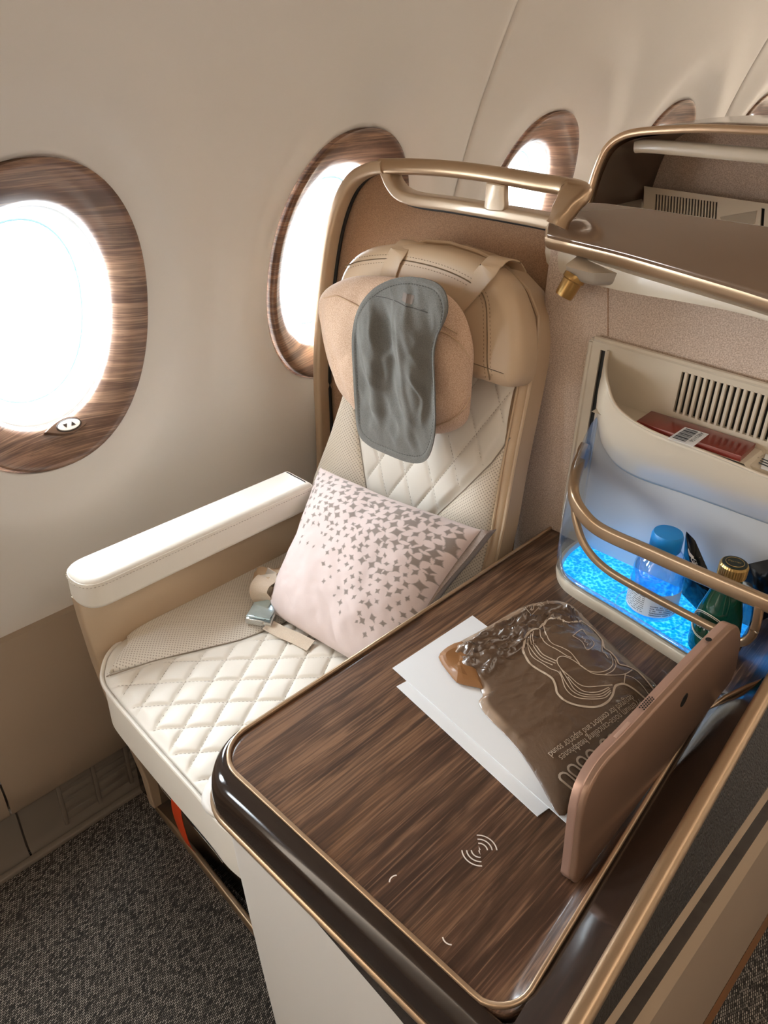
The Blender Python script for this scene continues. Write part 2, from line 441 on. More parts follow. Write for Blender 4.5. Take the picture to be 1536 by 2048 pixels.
# windows -------------------------------------------------------------
def window(i, num):
    cy = WY0 + PITCH * i
    wd = thing('window_%d' % num, (Wx(WZ), cy, WZ), kind='structure')
    na = 96
    ths = [2 * math.pi * k / na for k in range(na)]
    def loop(a, b, n, dx, dz=0): return [Vector((Wx(WZ + supell(a, b, n, th)[1]) + dx, cy + supell(a, b, n, th)[0], WZ + dz + supell(a, b, n, th)[1])) for th in ths]
    def loft(name, loops, mat):
        V = [p for l in loops for p in l]; F = []
        for k in range(len(loops) - 1):
            for q in range(na):
                r = (q + 1) % na; F.append((k * na + q, k * na + r, (k + 1) * na + r, (k + 1) * na + q))
        return new(name, V, F, mat, wd, 50)
    # walnut surround: rolled outer lip, wide dished face, tight inner return
    bz = loft('bezel', [loop(WA + .03, WB + .03, WN, -.030), loop(WA + .001, WB + .001, WN, -.024), loop(WA, WB, WN, -.012), loop(WA - .001, WB - .001, WN, -.0085), loop(WA - .004, WB - .004, WN, -.007), loop(WA - .012, WB - .012, WN, -.009),
                 loop(WA - .030, WB - .036, WN, -.018), loop(WA - .044, WB - .058, WN, -.030), loop(WA - .050, WB - .066, WN, -.038),
                 loop(WA - .0525, WB - .0695, WN, -.046), loop(WA - .053, WB - .070, WN, -.06)], M_bezel)
    loft('seal', [loop(WA - .053, WB - .070, WN, -.052), loop(WA - .060, WB - .078, WN, -.056), loop(WA - .066, WB - .086, WN, -.075), loop(WA - .070, WB - .09, WN, -.09)], M_frame)
    tube('gasket', loop(WA - .078, WB - .100, WN, -.088, .004), .0022, M_gasket, wd, 8, True, up=(1, .03, .05))
    inner = loop(WA - .060, WB - .078, WN, -.060)
    new('pane', inner, [tuple(range(na))], M_pane, wd, 0)
    # dimmer button set in the lower lip
    bx = Vector((Wx(.815) - .030, cy + .028, .806))
    n = Vector((.75, 0, .66)).normalized(); ex = Vector((0, 1, 0)); ey = n.cross(ex)
    def el(a, b, k=28): return [bx + ex * (a * math.cos(2 * math.pi * q / k)) + ey * (b * math.sin(2 * math.pi * q / k)) for q in range(k)]
    lens = [bx + ex * (.044 * x) + ey * (.0150 * s * (1 - abs(x) ** 1.6)) for s in (1, -1) for x in ([-1 + .1 * q for q in range(21)] if s == 1 else [1 - .1 * q for q in range(1, 20)])]
    bp = slab('button_plate', lens, n, .012, .002, M_buttonplate, wd)
    bx = bx + n * .0012; rg = slab('button_ring', el(.0225, .0115), n, .004, .001, M_buttonring, bp)
    bx = bx + n * .0006; fc = slab('button_face', el(.0202, .0096), n, .003, .001, M_buttonface, bp)
    bx = bx + n * .0005
    for s in (-1, 1):
        c = bx + ex * (.0065 * s); tri = [c + ex * (-.0042) + ey * (-.0032 * s), c + ex * .0042 + ey * (-.0032 * s), c + ey * (.0042 * s)]
        new('arrow', tri, [(0, 1, 2)], M_buttonring, bp, 0)
    # light portal for the sky
    pn_ = 'window_portal' if 0 <= i <= 4 else 'window_portal_offscreen'
    l = bpy.data.lights.new(pn_, 'AREA'); l.shape = 'ELLIPSE'; l.size = .30; l.size_y = .42; l.cycles.is_portal = True
    o = bpy.data.objects.new(pn_, l); COL.objects.link(o); o.location = (Wx(WZ) - .10, cy, WZ); o.rotation_euler = (0, -math.pi / 2 + .23, 0)
    return wd
M_gasket = plain('pane gasket', '#7fa3ad', .5)
M_buttonplate = plain('button plate', '#6b5140', .3)
M_buttonring = plain('button ring', '#3a2f29', .35)
M_buttonface = plain('button face', '#e7ded3', .35)
for k, i in enumerate((0, 1, 2, 3, 4, 5, -1, -2)): window(i, k + 1)

# lower side-wall (kick) panel ----------------------------------------
trim = thing('trim_1', (0, 0, 0), kind='structure')
prof = [(-.075, .462), (-.045, .46), (-.02, .40), (.012, .29), (.026, .235), (.032, .212), (.035, .19), (.034, .155), (.030, .148), (.01, .146)]
def extrude_y(name, prof, y0, y1, mat, parent):
    V = [(x, y0, z) for x, z in prof] + [(x, y1, z) for x, z in prof]; n = len(prof)
    return new(name, V, [(k, k + 1, n + k + 1, n + k) for k in range(n - 1)], mat, parent, 30)
jy = .235
for a, b in ((-1.3, jy - .002), (jy + .002, 5)): extrude_y('kick_panel', prof, a, b, M_greybeige, trim)
low = [(.01, .16), (.008, .03), (.014, .012), (.02, 0)]
for a, b in ((-1.3, jy + .012), (jy + .016, 5)): extrude_y('skirting', low, a, b, M_darkpl, trim)
# return-air grille: three columns of slats with bars between
gy0, gy1, gz0, gz1 = .33, .62, .03, .137
for r in range(4):
    z = lerp(gz0 + .008, gz1 - .012, r / 3)
    for cidx in range(4):
        a = lerp(gy0, gy1, cidx / 4) + .004; b = lerp(gy0, gy1, (cidx + 1) / 4) - .004
        box('grille_slat', (.004, a, z - .0095), (.0125, b, z + .0095), M_darkpl, trim, .003)
M_grl = M_darkpl
box('grille_recess', (.002, gy0, gz0 - .012), (.0086, gy1, gz1 + .006), M_grl, trim, .001)
for cidx in range(5):
    y = lerp(gy0, gy1, cidx / 4); box('grille_bar', (.004, y - .004, gz0 - .01), (.0145, y + .004, gz1 + .004), M_darkpl, trim, .0015)
box('backing', (-.12, -1.3, 0), (-.002, 5, .2), M_grl, trim, 0)
box('backing', (-.12, -1.3, .2), (-.085, 5, .47), M_grl, trim, 0)
sweep('floor_channel', [(.028, -1.3, .006), (.028, 5, .006)], rrect(.014, .012, .003), M_darkpl, trim)

# ================================================================== SEAT
NB = Vector((0, -1, .2)).normalized()
def B(x, z, off=0):                 # point on the backrest front plane, off metres in front of it
    return Vector((x, .915 + .2 * (z - .5), z)) + NB * off
def Bpx(u, v, off=0): return PP(u, v, B(0, .5, off), NB)

seat = thing('airline_seat', (.34, .65, 0), 'cream quilted leather airline seat with armrest and tan headrest, below the oval windows', 'seat')
def xl(y): return interp(y, [.375, .385, .407, .45, .526, .63, .95], [.215, .19, .162, .126, .115, .118, .118])
def sl(y): return interp(y, [.375, .395, .463, .523, .602, .677, .95], [.185, .193, .215, .242, .276, .293, .31])
def yf(x): return interp(x, [.15, .165, .19, .22, .36, .49, .60], [.425, .405, .393, .384, .374, .368, .360])
XR = .592
edge = [Vector((.592, .95, 0)), Vector((.592, .366, 0)), Vector((.55, .363, 0)), Vector((.49, .368, 0)), Vector((.36, .374, 0)), Vector((.24, .382, 0)), Vector((.195, .389, 0)), Vector((.165, .406, 0)), Vector((.14, .43, 0)), Vector((.124, .465, 0)), Vector((.116, .53, 0)), Vector((.118, .65, 0)), Vector((.118, .95, 0))]
edge = edge[:1] + spline(edge[1:-1], 6) + edge[-1:]
SZ = .490
cush = slab('seat_cushion', [p + Vector((0, 0, SZ)) for p in edge], (0, 0, 1), .095, .012, M_cream, seat, 5)
tube('piping', [p + Vector((0, 0, SZ - .004)) + Vector((0, -.001, 0)) for p in edge[1:-1]], .0035, M_cream, cush, 8)
def qz(x, y):
    a = (y - 1.1 * x) / .072; b = (y + 1.75 * x) / .0835
    da = abs(a - round(a)); db = abs(b - round(b))
    g = 1 - math.exp(-(da / .05) ** 2) * .9 ; h = 1 - math.exp(-(db / .05) ** 2) * .9
    puff = (math.sin(math.pi * (a % 1)) * math.sin(math.pi * (b % 1))) ** .5
    e = min(x - sl(y), y - yf(x)); k = sstep(0, .02, e)
    return SZ + .001 + k * (.0035 + .003 * min(g, h) + .0045 * puff) + .004 * sstep(0, .12, y - yf(x))
def seat_fn(lo, hi, zf):
    def f(u, v):
        yn = lerp(.378, .95, v ** 1.15); a, b = lo(yn), hi(yn); x = lerp(a, b, u)
        y = yn + (yf(x) + .004 - .378) * (1 - sstep(0, .3, v))
        return Vector((x, y, zf(x, y, u, v)))
    return f
grid('quilted_panel', seat_fn(lambda y: sl(y) + .002, lambda y: XR - .004, lambda x, y, u, v: qz(x, y)), 170, 200, M_cream, cush, 80)
grid('perforated_panel', seat_fn(lambda y: xl(y) + .003, lambda y: sl(y) - .001,
     lambda x, y, u, v: SZ + .0005 + .012 * (math.sin(math.pi * min(1, max(0, u))) ** .6) * sstep(0, .06, v) + .004 * sstep(0, .3, v)), 40, 80, M_perf_seat, cush, 80)
tube('panel_seam', [Vector((sl(y), y, SZ + .0015 + .004 * sstep(0, .12, y - .39))) for y in np.linspace(.396, .94, 40)], .0012, M_stitch, cush, 6)
# stitches along the quilt lines
def stitches(name, lines, surf, mat, parent, L=.0034, W=.0009, gap=.0062):
    V = []; F = []
    for pts in lines:
        pts = [Vector(p) for p in pts]; acc = 0
        for i in range(len(pts) - 1):
            d = pts[i + 1] - pts[i]; ln = d.length
            if ln < 1e-9: continue
            t = d / ln; nn = Vector((-t.y, t.x)) * W / 2; s = acc
            while s < ln:
                a = pts[i] + t * s; b = a + t * L; k = len(V)
                q = [surf(*(a + nn)), surf(*(b + nn)), surf(*(b - nn)), surf(*(a - nn))]
                if all(q): V += q; F.append((k, k + 1, k + 2, k + 3))
                s += gap
            acc = s - ln
    return new(name, V, F, mat, parent, 0, 'stuff')
def sq(x, y):
    if x < sl(y) + .006 or x > XR - .008 or y < yf(x) + .008 or y > .94: return None
    return Vector((x, y, qz(x, y) + .0005))
L1 = [[(0.1, 1.1 * .1 + k * .072), (.62, 1.1 * .62 + k * .072)] for k in range(-6, 14)]
L2 = [[(0.1, -1.75 * .1 + k * .0835), (.62, -1.75 * .62 + k * .0835)] for k in range(4, 28)]
stitches('stitching', L1 + L2, sq, M_stitch, cush)

# armrest
def round_poly(corners, n=6):
    """corners: (x, y, radius) counter-clockwise or clockwise; returns 2d points"""
    out = []; N = len(corners)
    for i in range(N):
        p = Vector(corners[i][:2]); a = Vector(corners[i - 1][:2]); c = Vector(corners[(i + 1) % N][:2]); r = corners[i][2]
        if r <= 0: out.append(p); continue
        d1 = (a - p).normalized(); d2 = (c - p).normalized(); ang = d1.angle(d2); L = min(r / math.tan(ang / 2), (a - p).length * .49, (c - p).length * .49)
        p1 = p + d1 * L; p2 = p + d2 * L
        for k in range(n + 1):
            t = k / n; out.append(p1 * (1 - t) ** 2 + p * (2 * t * (1 - t)) + p2 * t * t)
    return out
ARM = [(.090, .398, .045), (.174, .398, .045), (.172, .872, .012), (.092, .872, .012)]
arm = slab('armrest', [Vector((p.x, p.y, .66)) for p in round_poly(ARM, 8)], (0, 0, 1), .058, .014, M_cream, seat, 6, .012)
def armloop(ins, z): return [Vector((p.x, p.y, z)) for p in inset2(round_poly(ARM, 8), ins)]
lp = armloop(.0015, .6515); tube('armrest_seam', lp, .0011, M_cream, arm, 6, True)
stitches('armrest_stitching', [[(p.x, p.y) for p in armloop(-.0009, 0)]], lambda x, y: Vector((x, y, .6475)), M_stitch, arm, .003, .0012, .006)
slab('side_panel', [Vector((.128, y, z)) for y, z in ([(.402, .604), (.404, .56), (.411, .46), (.420, .38), (.432, .302), (.445, .22), (.457, .134), (.462, .05), (.90, .05), (.90, .604)])], (1, 0, 0), .02, .004, M_champ, seat, 3)
# base
base = box('base_panel', (.04, .478, .02), (.60, .50, .41), plain('base gloss', '#4f4840', .12, .9), seat, .002)
rl = sweep('base_rail', [Vector((.028, .492, .012)), Vector((.10, .483, .012)), Vector((.40, .463, .012)), Vector((.600, .450, .012))], rrect(.012, .022, .004), M_bronze, seat)
M_teal = plain('teal cover', '#2d5561', .3); M_orange = plain('orange strap', '#d8481c', .45); M_chrome = plain('chrome', '#dfe6ea', .16, 1.0); M_steel = plain('steel line', '#cfcac2', .2, .9)
bpn = lambda u, v, d=.4775: P(u, v, y=d)
pk = slab('life_vest_flap', [bpn(*p) for p in [(318, 1562), (350, 1560), (470, 1700), (446, 1725)]], (0, -1, 0), .003, .001, M_teal, seat, 2)
tube('flap_edge', [bpn(*p, .4755) for p in [(313, 1558), (325, 1580), (380, 1645), (432, 1707), (446, 1726)]], .0011, M_steel, pk)
orp = spline([bpn(*p, d) for p, d in (((362, 1570), .4765), ((354, 1592), .468), ((353, 1620), .460), ((362, 1655), .458), ((376, 1688), .462), ((388, 1702), .470))], 6)
sweep('pull_strap', orp, rrect(.034, .002, .0009), M_orange, seat, up=(0, 1, 0), scale=[1 - .6 * sstep(.45, 1, k / 30) for k in range(31)])

# backrest -------------------------------------------------------------
def bl(z): return interp(z, [.47, .5, .62, .72, .83, .95, 1.03], [.065, .068, .088, .118, .142, .165, .19])
def br(z): return interp(z, [.47, .60, .67, .80, .91, 1.02, 1.06], [.548, .548, .549, .540, .536, .530, .50])
ol = [(bl(z), z) for z in np.linspace(.47, 1.02, 14)] + [(.205, 1.057), (.235, 1.08), (.28, 1.098), (.33, 1.103), (.39, 1.099), (.448, 1.087), (.495, 1.062), (.522, 1.03), (.531, .995)] + [(br(z), z) for z in np.linspace(.96, .47, 12)]
back = slab('backrest', [B(x, z) for x, z in ol], NB, .05, .014, M_tanlth, seat, 5)
def off_line(d, z0, z1, side, n=30): return [B((bl(z) + d) if side < 0 else (br(z) - d), z, .0015) for z in np.linspace(z0, z1, n)]
tube('piping', [B(x, z, -.006) for x, z in [(lerp(.335, x, 1.0), z) for x, z in ol[10:]]], .0035, M_tanlth, back, 8)
tube('edge_seam', off_line(.017, .5, 1.0, 1), .0022, M_tanlth, back, 6)
def bsl(z): return interp(z, [.47, .56, .638, .73, .797, .83, .86], [.272, .262, .243, .203, .172, .157, .156])
def bsr(z): return interp(z, [.47, .60, .661, .726, .79, .841, .86], [.385, .395, .414, .460, .502, .526, .527])
def bq(x, z):
    a = x / .066 + z / .118; b = x / .066 - z / .118
    da = abs(a - round(a)); db = abs(b - round(b))
    g = min(1 - .9 * math.exp(-(da / .05) ** 2), 1 - .9 * math.exp(-(db / .05) ** 2))
    puff = (math.sin(math.pi * (a % 1)) * math.sin(math.pi * (b % 1))) ** .5
    k = sstep(0, .02, min(x - bsl(z), bsr(z) - x))
    return .001 + k * (.002 + .002 * g + .006 * puff)
def bqf(u, v):
    z = lerp(.475, .93, v); a = max(bsl(z), bl(z) + .012) + .001; b = min(bsr(z), br(z) - .02) - .001; x = lerp(a, b, u); return B(x, z, bq(x, z))
grid('quilted_panel', bqf, 120, 160, M_cream, back, 80)
def bolst(side):
    def f(u, v):
        z = lerp(.475, .84, v)
        a, b = (bl(z) + .008, bsl(z) - .001) if side < 0 else (bsr(z) + .001, br(z) - .019)
        b = max(b, a + .0005)
        return B(lerp(a, b, u), z, .0008 + .016 * math.sin(math.pi * u) ** .6 * sstep(.84, .70, z))
    return grid('bolster', f, 30, 60, M_perf_back, back, 80)
bolst(-1); bolst(1)
tube('bolster_seam', [B(bsl(z), z, .0015) for z in np.linspace(.48, .84, 30)], .0012, M_stitch, back, 6)
tube('bolster_seam', [B(bsr(z), z, .0015) for z in np.linspace(.48, .84, 30)], .0012, M_stitch, back, 6)
def sqb(x, z):
    if z < .48 or z > .92 or x < bsl(z) + .006 or x > min(bsr(z), br(z) - .02) - .006: return None
    return B(x, z, bq(x, z) + .0005)
LB = [[(.05, (k - .05 / .066) * .118), (.58, (k - .58 / .066) * .118)] for k in range(4, 20)] + [[(.05, (.05 / .066 - k) * .118), (.58, (.58 / .066 - k) * .118)] for k in range(-12, 8)]
stitches('stitching', LB, sqb, M_stitch, back)

# headrest cushion with two straps
ho = [(.150, .985), (.150, 1.02), (.178, 1.058), (.235, 1.083), (.33, 1.098), (.43, 1.094), (.487, 1.074), (.524, 1.034), (.543, .99), (.549, .955), (.543, .934), (.525, .926), (.48, .924), (.33, .918), (.19, .924), (.158, .945)]
ho = [(p.x, p.y) for p in spline([(a, b, 0) for a, b in ho], 5, True)]
head = slab('headrest', [B(x, z, .062) for x, z in ho], NB, .06, .022, M_tanlth, seat, 7, .012)
st = [(.165, 1.035), (.20, 1.050), (.27, 1.066), (.36, 1.070), (.43, 1.062), (.465, 1.045), (.482, 1.0), (.494, .955), (.505, .932)]
stl = [(p.x, p.y) for p in spline([(a, b, 0) for a, b in st], 6)]
tube('headrest_seam', [B(x, z, .0622) for x, z in stl], .0011, M_stitch2, head, 6)
for d in (.006, -.006):
    sh = inset2([Vector(p) for p in stl], d)[1:-1]
    stitches('headrest_stitching', [[tuple(p) for p in sh]], lambda x, z: B(x, z, .0627), M_stitch2, head, .003, .0009, .006)
def strap(pts):
    c = [Bpx(u, v, .0635) for u, v in pts]
    up0 = c[0] - c[1]; top = c[0]
    path = [top + Vector((0, .075, -.012)), top + Vector((0, .055, .006)), top + Vector((0, .028, .0125)), top + Vector((0, .010, .006))] + c
    return sweep('strap', spline(path, 6), rrect(.036, .0022, .001), M_tanlth, head, up=(0, -1, .6))
strap([(795, 505), (787, 520), (778, 545), (768, 580), (762, 620)])
strap([(975, 540), (962, 556), (940, 582), (915, 610), (890, 650)])

# ================================================================== SEAT SHELL
YS = 1.085
shell = thing('seat_shell', (.25, 1.1, 0), 'brown fabric seat shell with bronze grab rail standing behind the cream seat', 'seat shell')
def S(u, v, y=YS): return P(u, v, y=y)
fo = pxs([(656, 900), (652, 760), (656, 640), (669, 520), (688, 430), (716, 366), (758, 340)], 5) + pxs([(784, 342), (798, 380), (832, 408), (900, 418), (1000, 434), (1100, 450)], 4) + [(1100, 640), (1070, 900)]
fp_ = [S(u, v, 1.098) for u, v in fo]
fp_ = [Vector((.05, 1.098, .02)), Vector((.05, 1.098, .46)), Vector((fp_[0].x, 1.098, .50))] + fp_ + [Vector((fp_[-1].x, 1.098, .02))]
slab('fabric_panel', fp_, (0, -1, 0), .02, .003, M_fab, shell, 2)
rimp = spline([S(u, v) for u, v in [(654, 1000), (652, 860), (648, 760), (650, 660), (657, 560), (671, 465), (692, 395), (718, 355), (752, 336), (780, 332)]], 8)
sweep('frame', rimp, rrect(.021, .05, .007, 4), M_champ, shell, up=(0, 1, 0))
sweep('frame_dark_line', [p + Vector((.012, .006, -.003)) for p in rimp], circ(.0035), M_slots, shell)  # thin black tube drawing the dark line between frame and fabric
hr = spline([S(772, 333), S(840, 334), S(920, 340), S(1000, 351), S(1080, 365), Vector((.512, 1.083, 1.2060)), Vector((.529, 1.074, 1.203)), Vector((.533, 1.060, 1.196)), Vector((.530, 1.048, 1.180)), Vector((.526, 1.040, 1.160))], 8)
sweep('grab_rail', hr, rrect(.045, .025, .010, 5), M_bronze, shell, up=(0, .15, 1))
lr = spline([S(778, 340), S(790, 368), S(808, 388), S(840, 399), S(900, 407), S(980, 420), S(1060, 434), S(1120, 446)], 8)
sweep('lower_rail', lr, rrect(.020, .036, .006, 4), M_champ, shell, up=(0, 1, 0))
sweep('lower_dark_line', [p + Vector((0, .003, -.013)) for p in lr[12:]], circ(.003), M_slots, shell)  # same black line, running below the lower rail
slab('divider_clip', [S(p.x, p.y, 1.064) for p in round_poly([(972, 364, 2), (1009, 371, 2), (1010, 424, 12), (967, 421, 12)], 4)], (0, -1, 0), .010, .002, M_champ, shell, 3)

# ================================================================== SIDE CONSOLE
TZ = .66
M_body = plain('cream coated body', '#ddd8d1', .45, bump=(500, .12, .0006))
console = thing('side_console', (.8, .7, 0), 'walnut topped side console with dark gloss border and cream body beside the seat', 'side table')
def xr_t(y): return 1.017 - .1065 * (y - .361)
YF = .345; YB = 1.056
def xa(y):
    r = .05; d = y - YF
    return .580 if d >= r else .580 + r - math.sqrt(max(0, r * r - (r - d) ** 2))
def xb(y):
    r = .03; d = y - YF; x = xr_t(y)
    return x if d >= r else x - (r - math.sqrt(max(0, r * r - (r - d) ** 2)))
def top_z(x, y): return TZ + .018 * sstep(xr_t(y) - .019, xr_t(y) + .003, x) * sstep(YF - .01, YF + .05, y)
def tf(u, v):
    y = lerp(YF + .0002, YB, v ** 2); a, b = xa(y), xb(y); x = lerp(a, b, 1 - (1 - u) ** 1.7); return Vector((x, y, top_z(x, y)))
ttop = grid('table_top', tf, 70, 70, M_wood, console, 70)
solidify(ttop, .015, -1)
# plan path of the edge: left side back to front, round the corner, along the front
lp_ = [(.580, lerp(YB, YF + .05, k / 14)) for k in range(15)]
lp_ += [(.63 - .05 * math.cos(a), YF + .05 - .05 * math.sin(a)) for a in np.linspace(.12, math.pi / 2, 12)]
lp_ += [(lerp(.64, .975, k / 12), YF) for k in range(13)]
rc = [(.981 + .03 * math.sin(a) * 1.15, YF + .03 - .03 * math.cos(a)) for a in np.linspace(.15, math.pi / 2, 8)]
rr_ = [(xr_t(y), y) for y in np.linspace(.40, .80, 10)]
end = [(.9745, .815), (.985, .833), (1.003, .842), (1.026, .845)]
def tz_path(x, y): return top_z(x, y) + .0015
rimp = [Vector((x, y, TZ + .001)) for x, y in lp_] + [Vector((x, y, TZ + .002 + .016 * k / 7)) for k, (x, y) in enumerate(rc)] + [Vector((x, y, TZ + .0195)) for x, y in rr_] + [Vector((x, y, TZ + .0195 + .073 * t)) for (x, y), t in zip(end, (.0, .2, .52, .92))]
sweep('table_rim', rimp, rrect(.0055, .006, .002), M_rim, console)
def wid(i):
    n = len(lp_)
    return .36 + .64 * sstep(12, 27, i)
bp_ = [Vector((x, y)) for x, y in lp_] + [Vector((1.0, YF)), Vector((1.05, YF)), Vector((1.085, YF))]
def bord(profile, name, mat, parent=console, last=99):
    V = []; F = []; M = len(profile); N = min(len(bp_), last)
    for i, p in enumerate(bp_[:N]):
        a = bp_[max(0, i - 1)]; c = bp_[min(len(bp_) - 1, i + 1)]; t = (c - a).normalized(); nn = Vector((t.y, -t.x))
        nn = -nn if (p + nn - Vector((.8, .7))).length < (p - Vector((.8, .7))).length else nn
        fade = 1 if last == 99 else 1 - sstep(21, 27, i)
        for d, z, *e in profile: q = p + nn * lerp(.022 * wid(i), d * wid(i) + (e[0] if e else 0), fade); V.append(Vector((q.x, q.y, TZ + lerp(-.058, z, fade))))
    for i in range(N - 1):
        for j in range(M - 1): F.append((i * M + j, i * M + j + 1, (i + 1) * M + j + 1, (i + 1) * M + j))
    return new(name, V, F, mat, parent, 50)
bord([(.001, .0005), (.006, .0012), (.013, -.0005), (.021, -.0075), (.026, -.019), (.028, -.034), (.028, -.050)], 'gloss_border', M_gloss)
bord([(.024, -.049), (.029, -.0485), (.0315, -.051), (.0315, -.055), (.029, -.0575), (.024, -.057)], 'lower_rim', M_rim)
bord([(.026, -.0565), (.028, -.0565, .008), (.028, -.0585, .0135), (.028, -.064, .016), (.028, -.072, .015), (.028, -.080, .010), (.010, -.086)], 'cream_flange', M_body, last=28)
for k in range(9):
    box('edge_tick', (.5665, .425 + .032 * k, TZ - .0575), (.5705, .4265 + .032 * k, TZ - .0560), M_slots, console, 0)
# body, tapering to the floor
def body_ring(z):
    t = 1 - z / .60
    x0 = .604 + .055 * t ** 1.3; y0 = .330 + .02 * t; r = .028
    return [Vector((p.x, p.y, z)) for p in round_poly([(x0, y0, r), (1.07, y0, .004), (1.07, 1.054, 0), (x0, 1.054, 0)], 8)]
zs = [.60, .56, .50, .40, .28, .16, .06, 0.0]; V = []; F = []
for z in zs: V += body_ring(z)
n = len(body_ring(.5))
for k in range(len(zs) - 1):
    for i in range(n): F.append((k * n + i, k * n + (i + 1) % n, (k + 1) * n + (i + 1) % n, (k + 1) * n + i))
F.append(tuple(range(n)))
new('body', V, F, M_body, console)
slab('front_recess', [Vector((x, .327, z)) for x, z in [(.635, .603), (1.08, .603), (1.08, .50), (.90, .545), (.70, .582), (.642, .594)]], (0, -1, 0), .02, .004, M_gloss, console, 3)
# wireless charging print and corner marks
def on_top(x, y): return Vector((x, y, top_z(x, y) + .0006))
cx, cy = .889, .465
arcs = []
for r in (.0085, .0135, .0185):
    for a0 in (0, 180):
        arcs.append([(cx + r * 1.0 * math.cos(math.radians(a0 + 45 + 92 * k / 12)), cy + r * math.sin(math.radians(a0 + 45 + 92 * k / 12))) for k in range(13)])
arcs.append([(.853 + .008 * math.cos(a), .377 + .008 * math.sin(a)) for a in np.linspace(2.4, 3.9, 8)])
arcs.append([(.928 + .008 * math.cos(a), .372 + .008 * math.sin(a)) for a in np.linspace(4.0, 5.5, 8)])
V, F = ribbon(arcs, .0014, on_top)
b = len(V); V += [on_top(cx + x, cy + y) for x, y in ((-.0038, .0035), (.0005, .0015), (.0002, .0002), (.0042, -.0036), (-.0005, -.0014), (-.0002, -.0002))]; F.append(tuple(b + k for k in range(6)))
label(new('charging_mark', V, F, M_print, console, 0, 'stuff'), 'white wireless charging symbol')

# ================================================================== AISLE SIDE PANEL
aisle = console
RZ = .752
def rail_x(y): return 1.071 - .0884 * (y - .351)
def slope(name, y0, y1, mat, n=14):
    V = []; F = []
    for k in range(n + 1):
        y = lerp(y0, y1, k / n); a = Vector((xr_t(y) + .002, y, TZ + .018)); c = Vector((rail_x(y) - .006, y, RZ - .002))
        for j in range(7):
            t = j / 6; p = a.lerp(c, t); p.z -= .010 * math.sin(math.pi * t); V.append(p)
    for k in range(n):
        for j in range(6): F.append((k * 7 + j, k * 7 + j + 1, (k + 1) * 7 + j + 1, (k + 1) * 7 + j))
    return new(name, V, F, mat, aisle, 60)
slope('gloss_panel', .335, .845, M_gloss)
slope('wood_panel', .846, 1.041, M_wood)
sweep('rail', [Vector((rail_x(y), y, RZ)) for y in np.linspace(.32, 1.042, 16)], rrect(.018, .016, .0075, 5), M_bronze, aisle)
M_lth = plain('dark grained leather', '#2e2926', .42, bump=(330, .9, .003))
def strip(name, pts0, pts1, mat, r=50):
    V = list(pts0) + list(pts1); n = len(pts0)
    return new(name, V, [(k, k + 1, n + k + 1, n + k) for k in range(n - 1)], mat, aisle, r)
def prof_at(y):
    rx = rail_x(y)
    return rx
def band(name, f0, f1, mat, y1=1.047):
    ys = list(np.linspace(.30, y1, 14))
    return strip(name, [Vector((f0(y)[0], y, f0(y)[1])) for y in ys], [Vector((f1(y)[0], y, f1(y)[1])) for y in ys], mat)
A_ = lambda dx, z: (lambda y: (dx, z))
rail_o = lambda y: (rail_x(y) + .004, RZ - .006)
band('leather_panel', rail_o, A_(1.078, .69), M_lth)
band('edge_strip', A_(1.0775, .691), A_(1.082, .672), M_champ)
band('dark_channel', A_(1.081, .673), A_(1.086, .615), M_gloss)
band('beam', A_(1.0855, .616), A_(1.094, .585), M_champ)
band('beam_face', A_(1.094, .585), A_(1.105, .16), M_greybeige, 1.6)
band('wood_strip', A_(1.1055, .161), A_(1.109, .07), plain('copper strip', '#a8713f', .35, .4), 1.6)
band('toe_kick', A_(1.105, .07), A_(1.10, 0.0), M_gloss, 1.6)

# ================================================================== PARTITION, HOOD
part = thing('privacy_partition', (.8, 1.08, 0), 'beige fabric privacy partition carrying the minibar cabinet', 'partition')
YP = 1.056
po = round_poly([(.500, YP, .028), (1.09, YP, 0), (1.09, YP + .055, 0), (.500, YP + .055, .026)], 8)
n = len(po); zs = [.0, .3, .66, .9, 1.135]
V = [Vector((p.x + .012 * (1.135 - z) * 0, p.y, z)) for z in zs for p in po]; F = []
for k in range(len(zs) - 1):
    for i in range(n): F.append((k * n + i, k * n + (i + 1) % n, (k + 1) * n + (i + 1) % n, (k + 1) * n + i))
F.append(tuple(range((len(zs) - 1) * n, len(zs) * n)))
fabp = new('fabric_cover', V, F, M_fab2, part)
tube('fabric_seam', [P(1216, v, y=YP - .0002) for v in (560, 600, 640, 672)], .0009, M_fab, fabp, 6)

slab('end_panel', [Vector((1.086, y, z)) for y, z in ((1.0, .74), (YP + .055, .74), (YP + .055, 1.14), (1.03, 1.14), (1.0, 1.08))], (1, 0, 0), .012, .004, M_plast, part, 3)
hood = thing('hood', (.7, 1.05, 1.13), 'glossy brown hood shelf with bronze edge and reading light over the minibar', 'hood')
hp0, hn = plane3(P(1090, 448, z=1.155), P(1536, 590, z=1.152), P(1165, 372, z=1.197))
if hn.z < 0: hn = -hn
hout = pxs([(1086, 468), (1088, 448), (1102, 428), (1130, 410), (1165, 402)], 5) + pxs([(1210, 404), (1330, 420), (1536, 450), (1760, 484)], 4) + pxs([(1820, 700), (1650, 632), (1536, 592), (1400, 551), (1250, 508), (1140, 481)], 4)
hpts = [PP(u, v, hp0, hn) for u, v in hout]
M_hood = plain('hood gloss', '#7a6350', .16, .15, .6)
slab('top', [p - hn * .001 for p in [q.lerp(sum(hpts, Vector()) / len(hpts), .035) for q in hpts]], hn, .012, .003, M_hood, hood, 3).location.z += .0015
slab('edge', hpts, hn, .030, .013, M_bronze, hood, 6, .013)
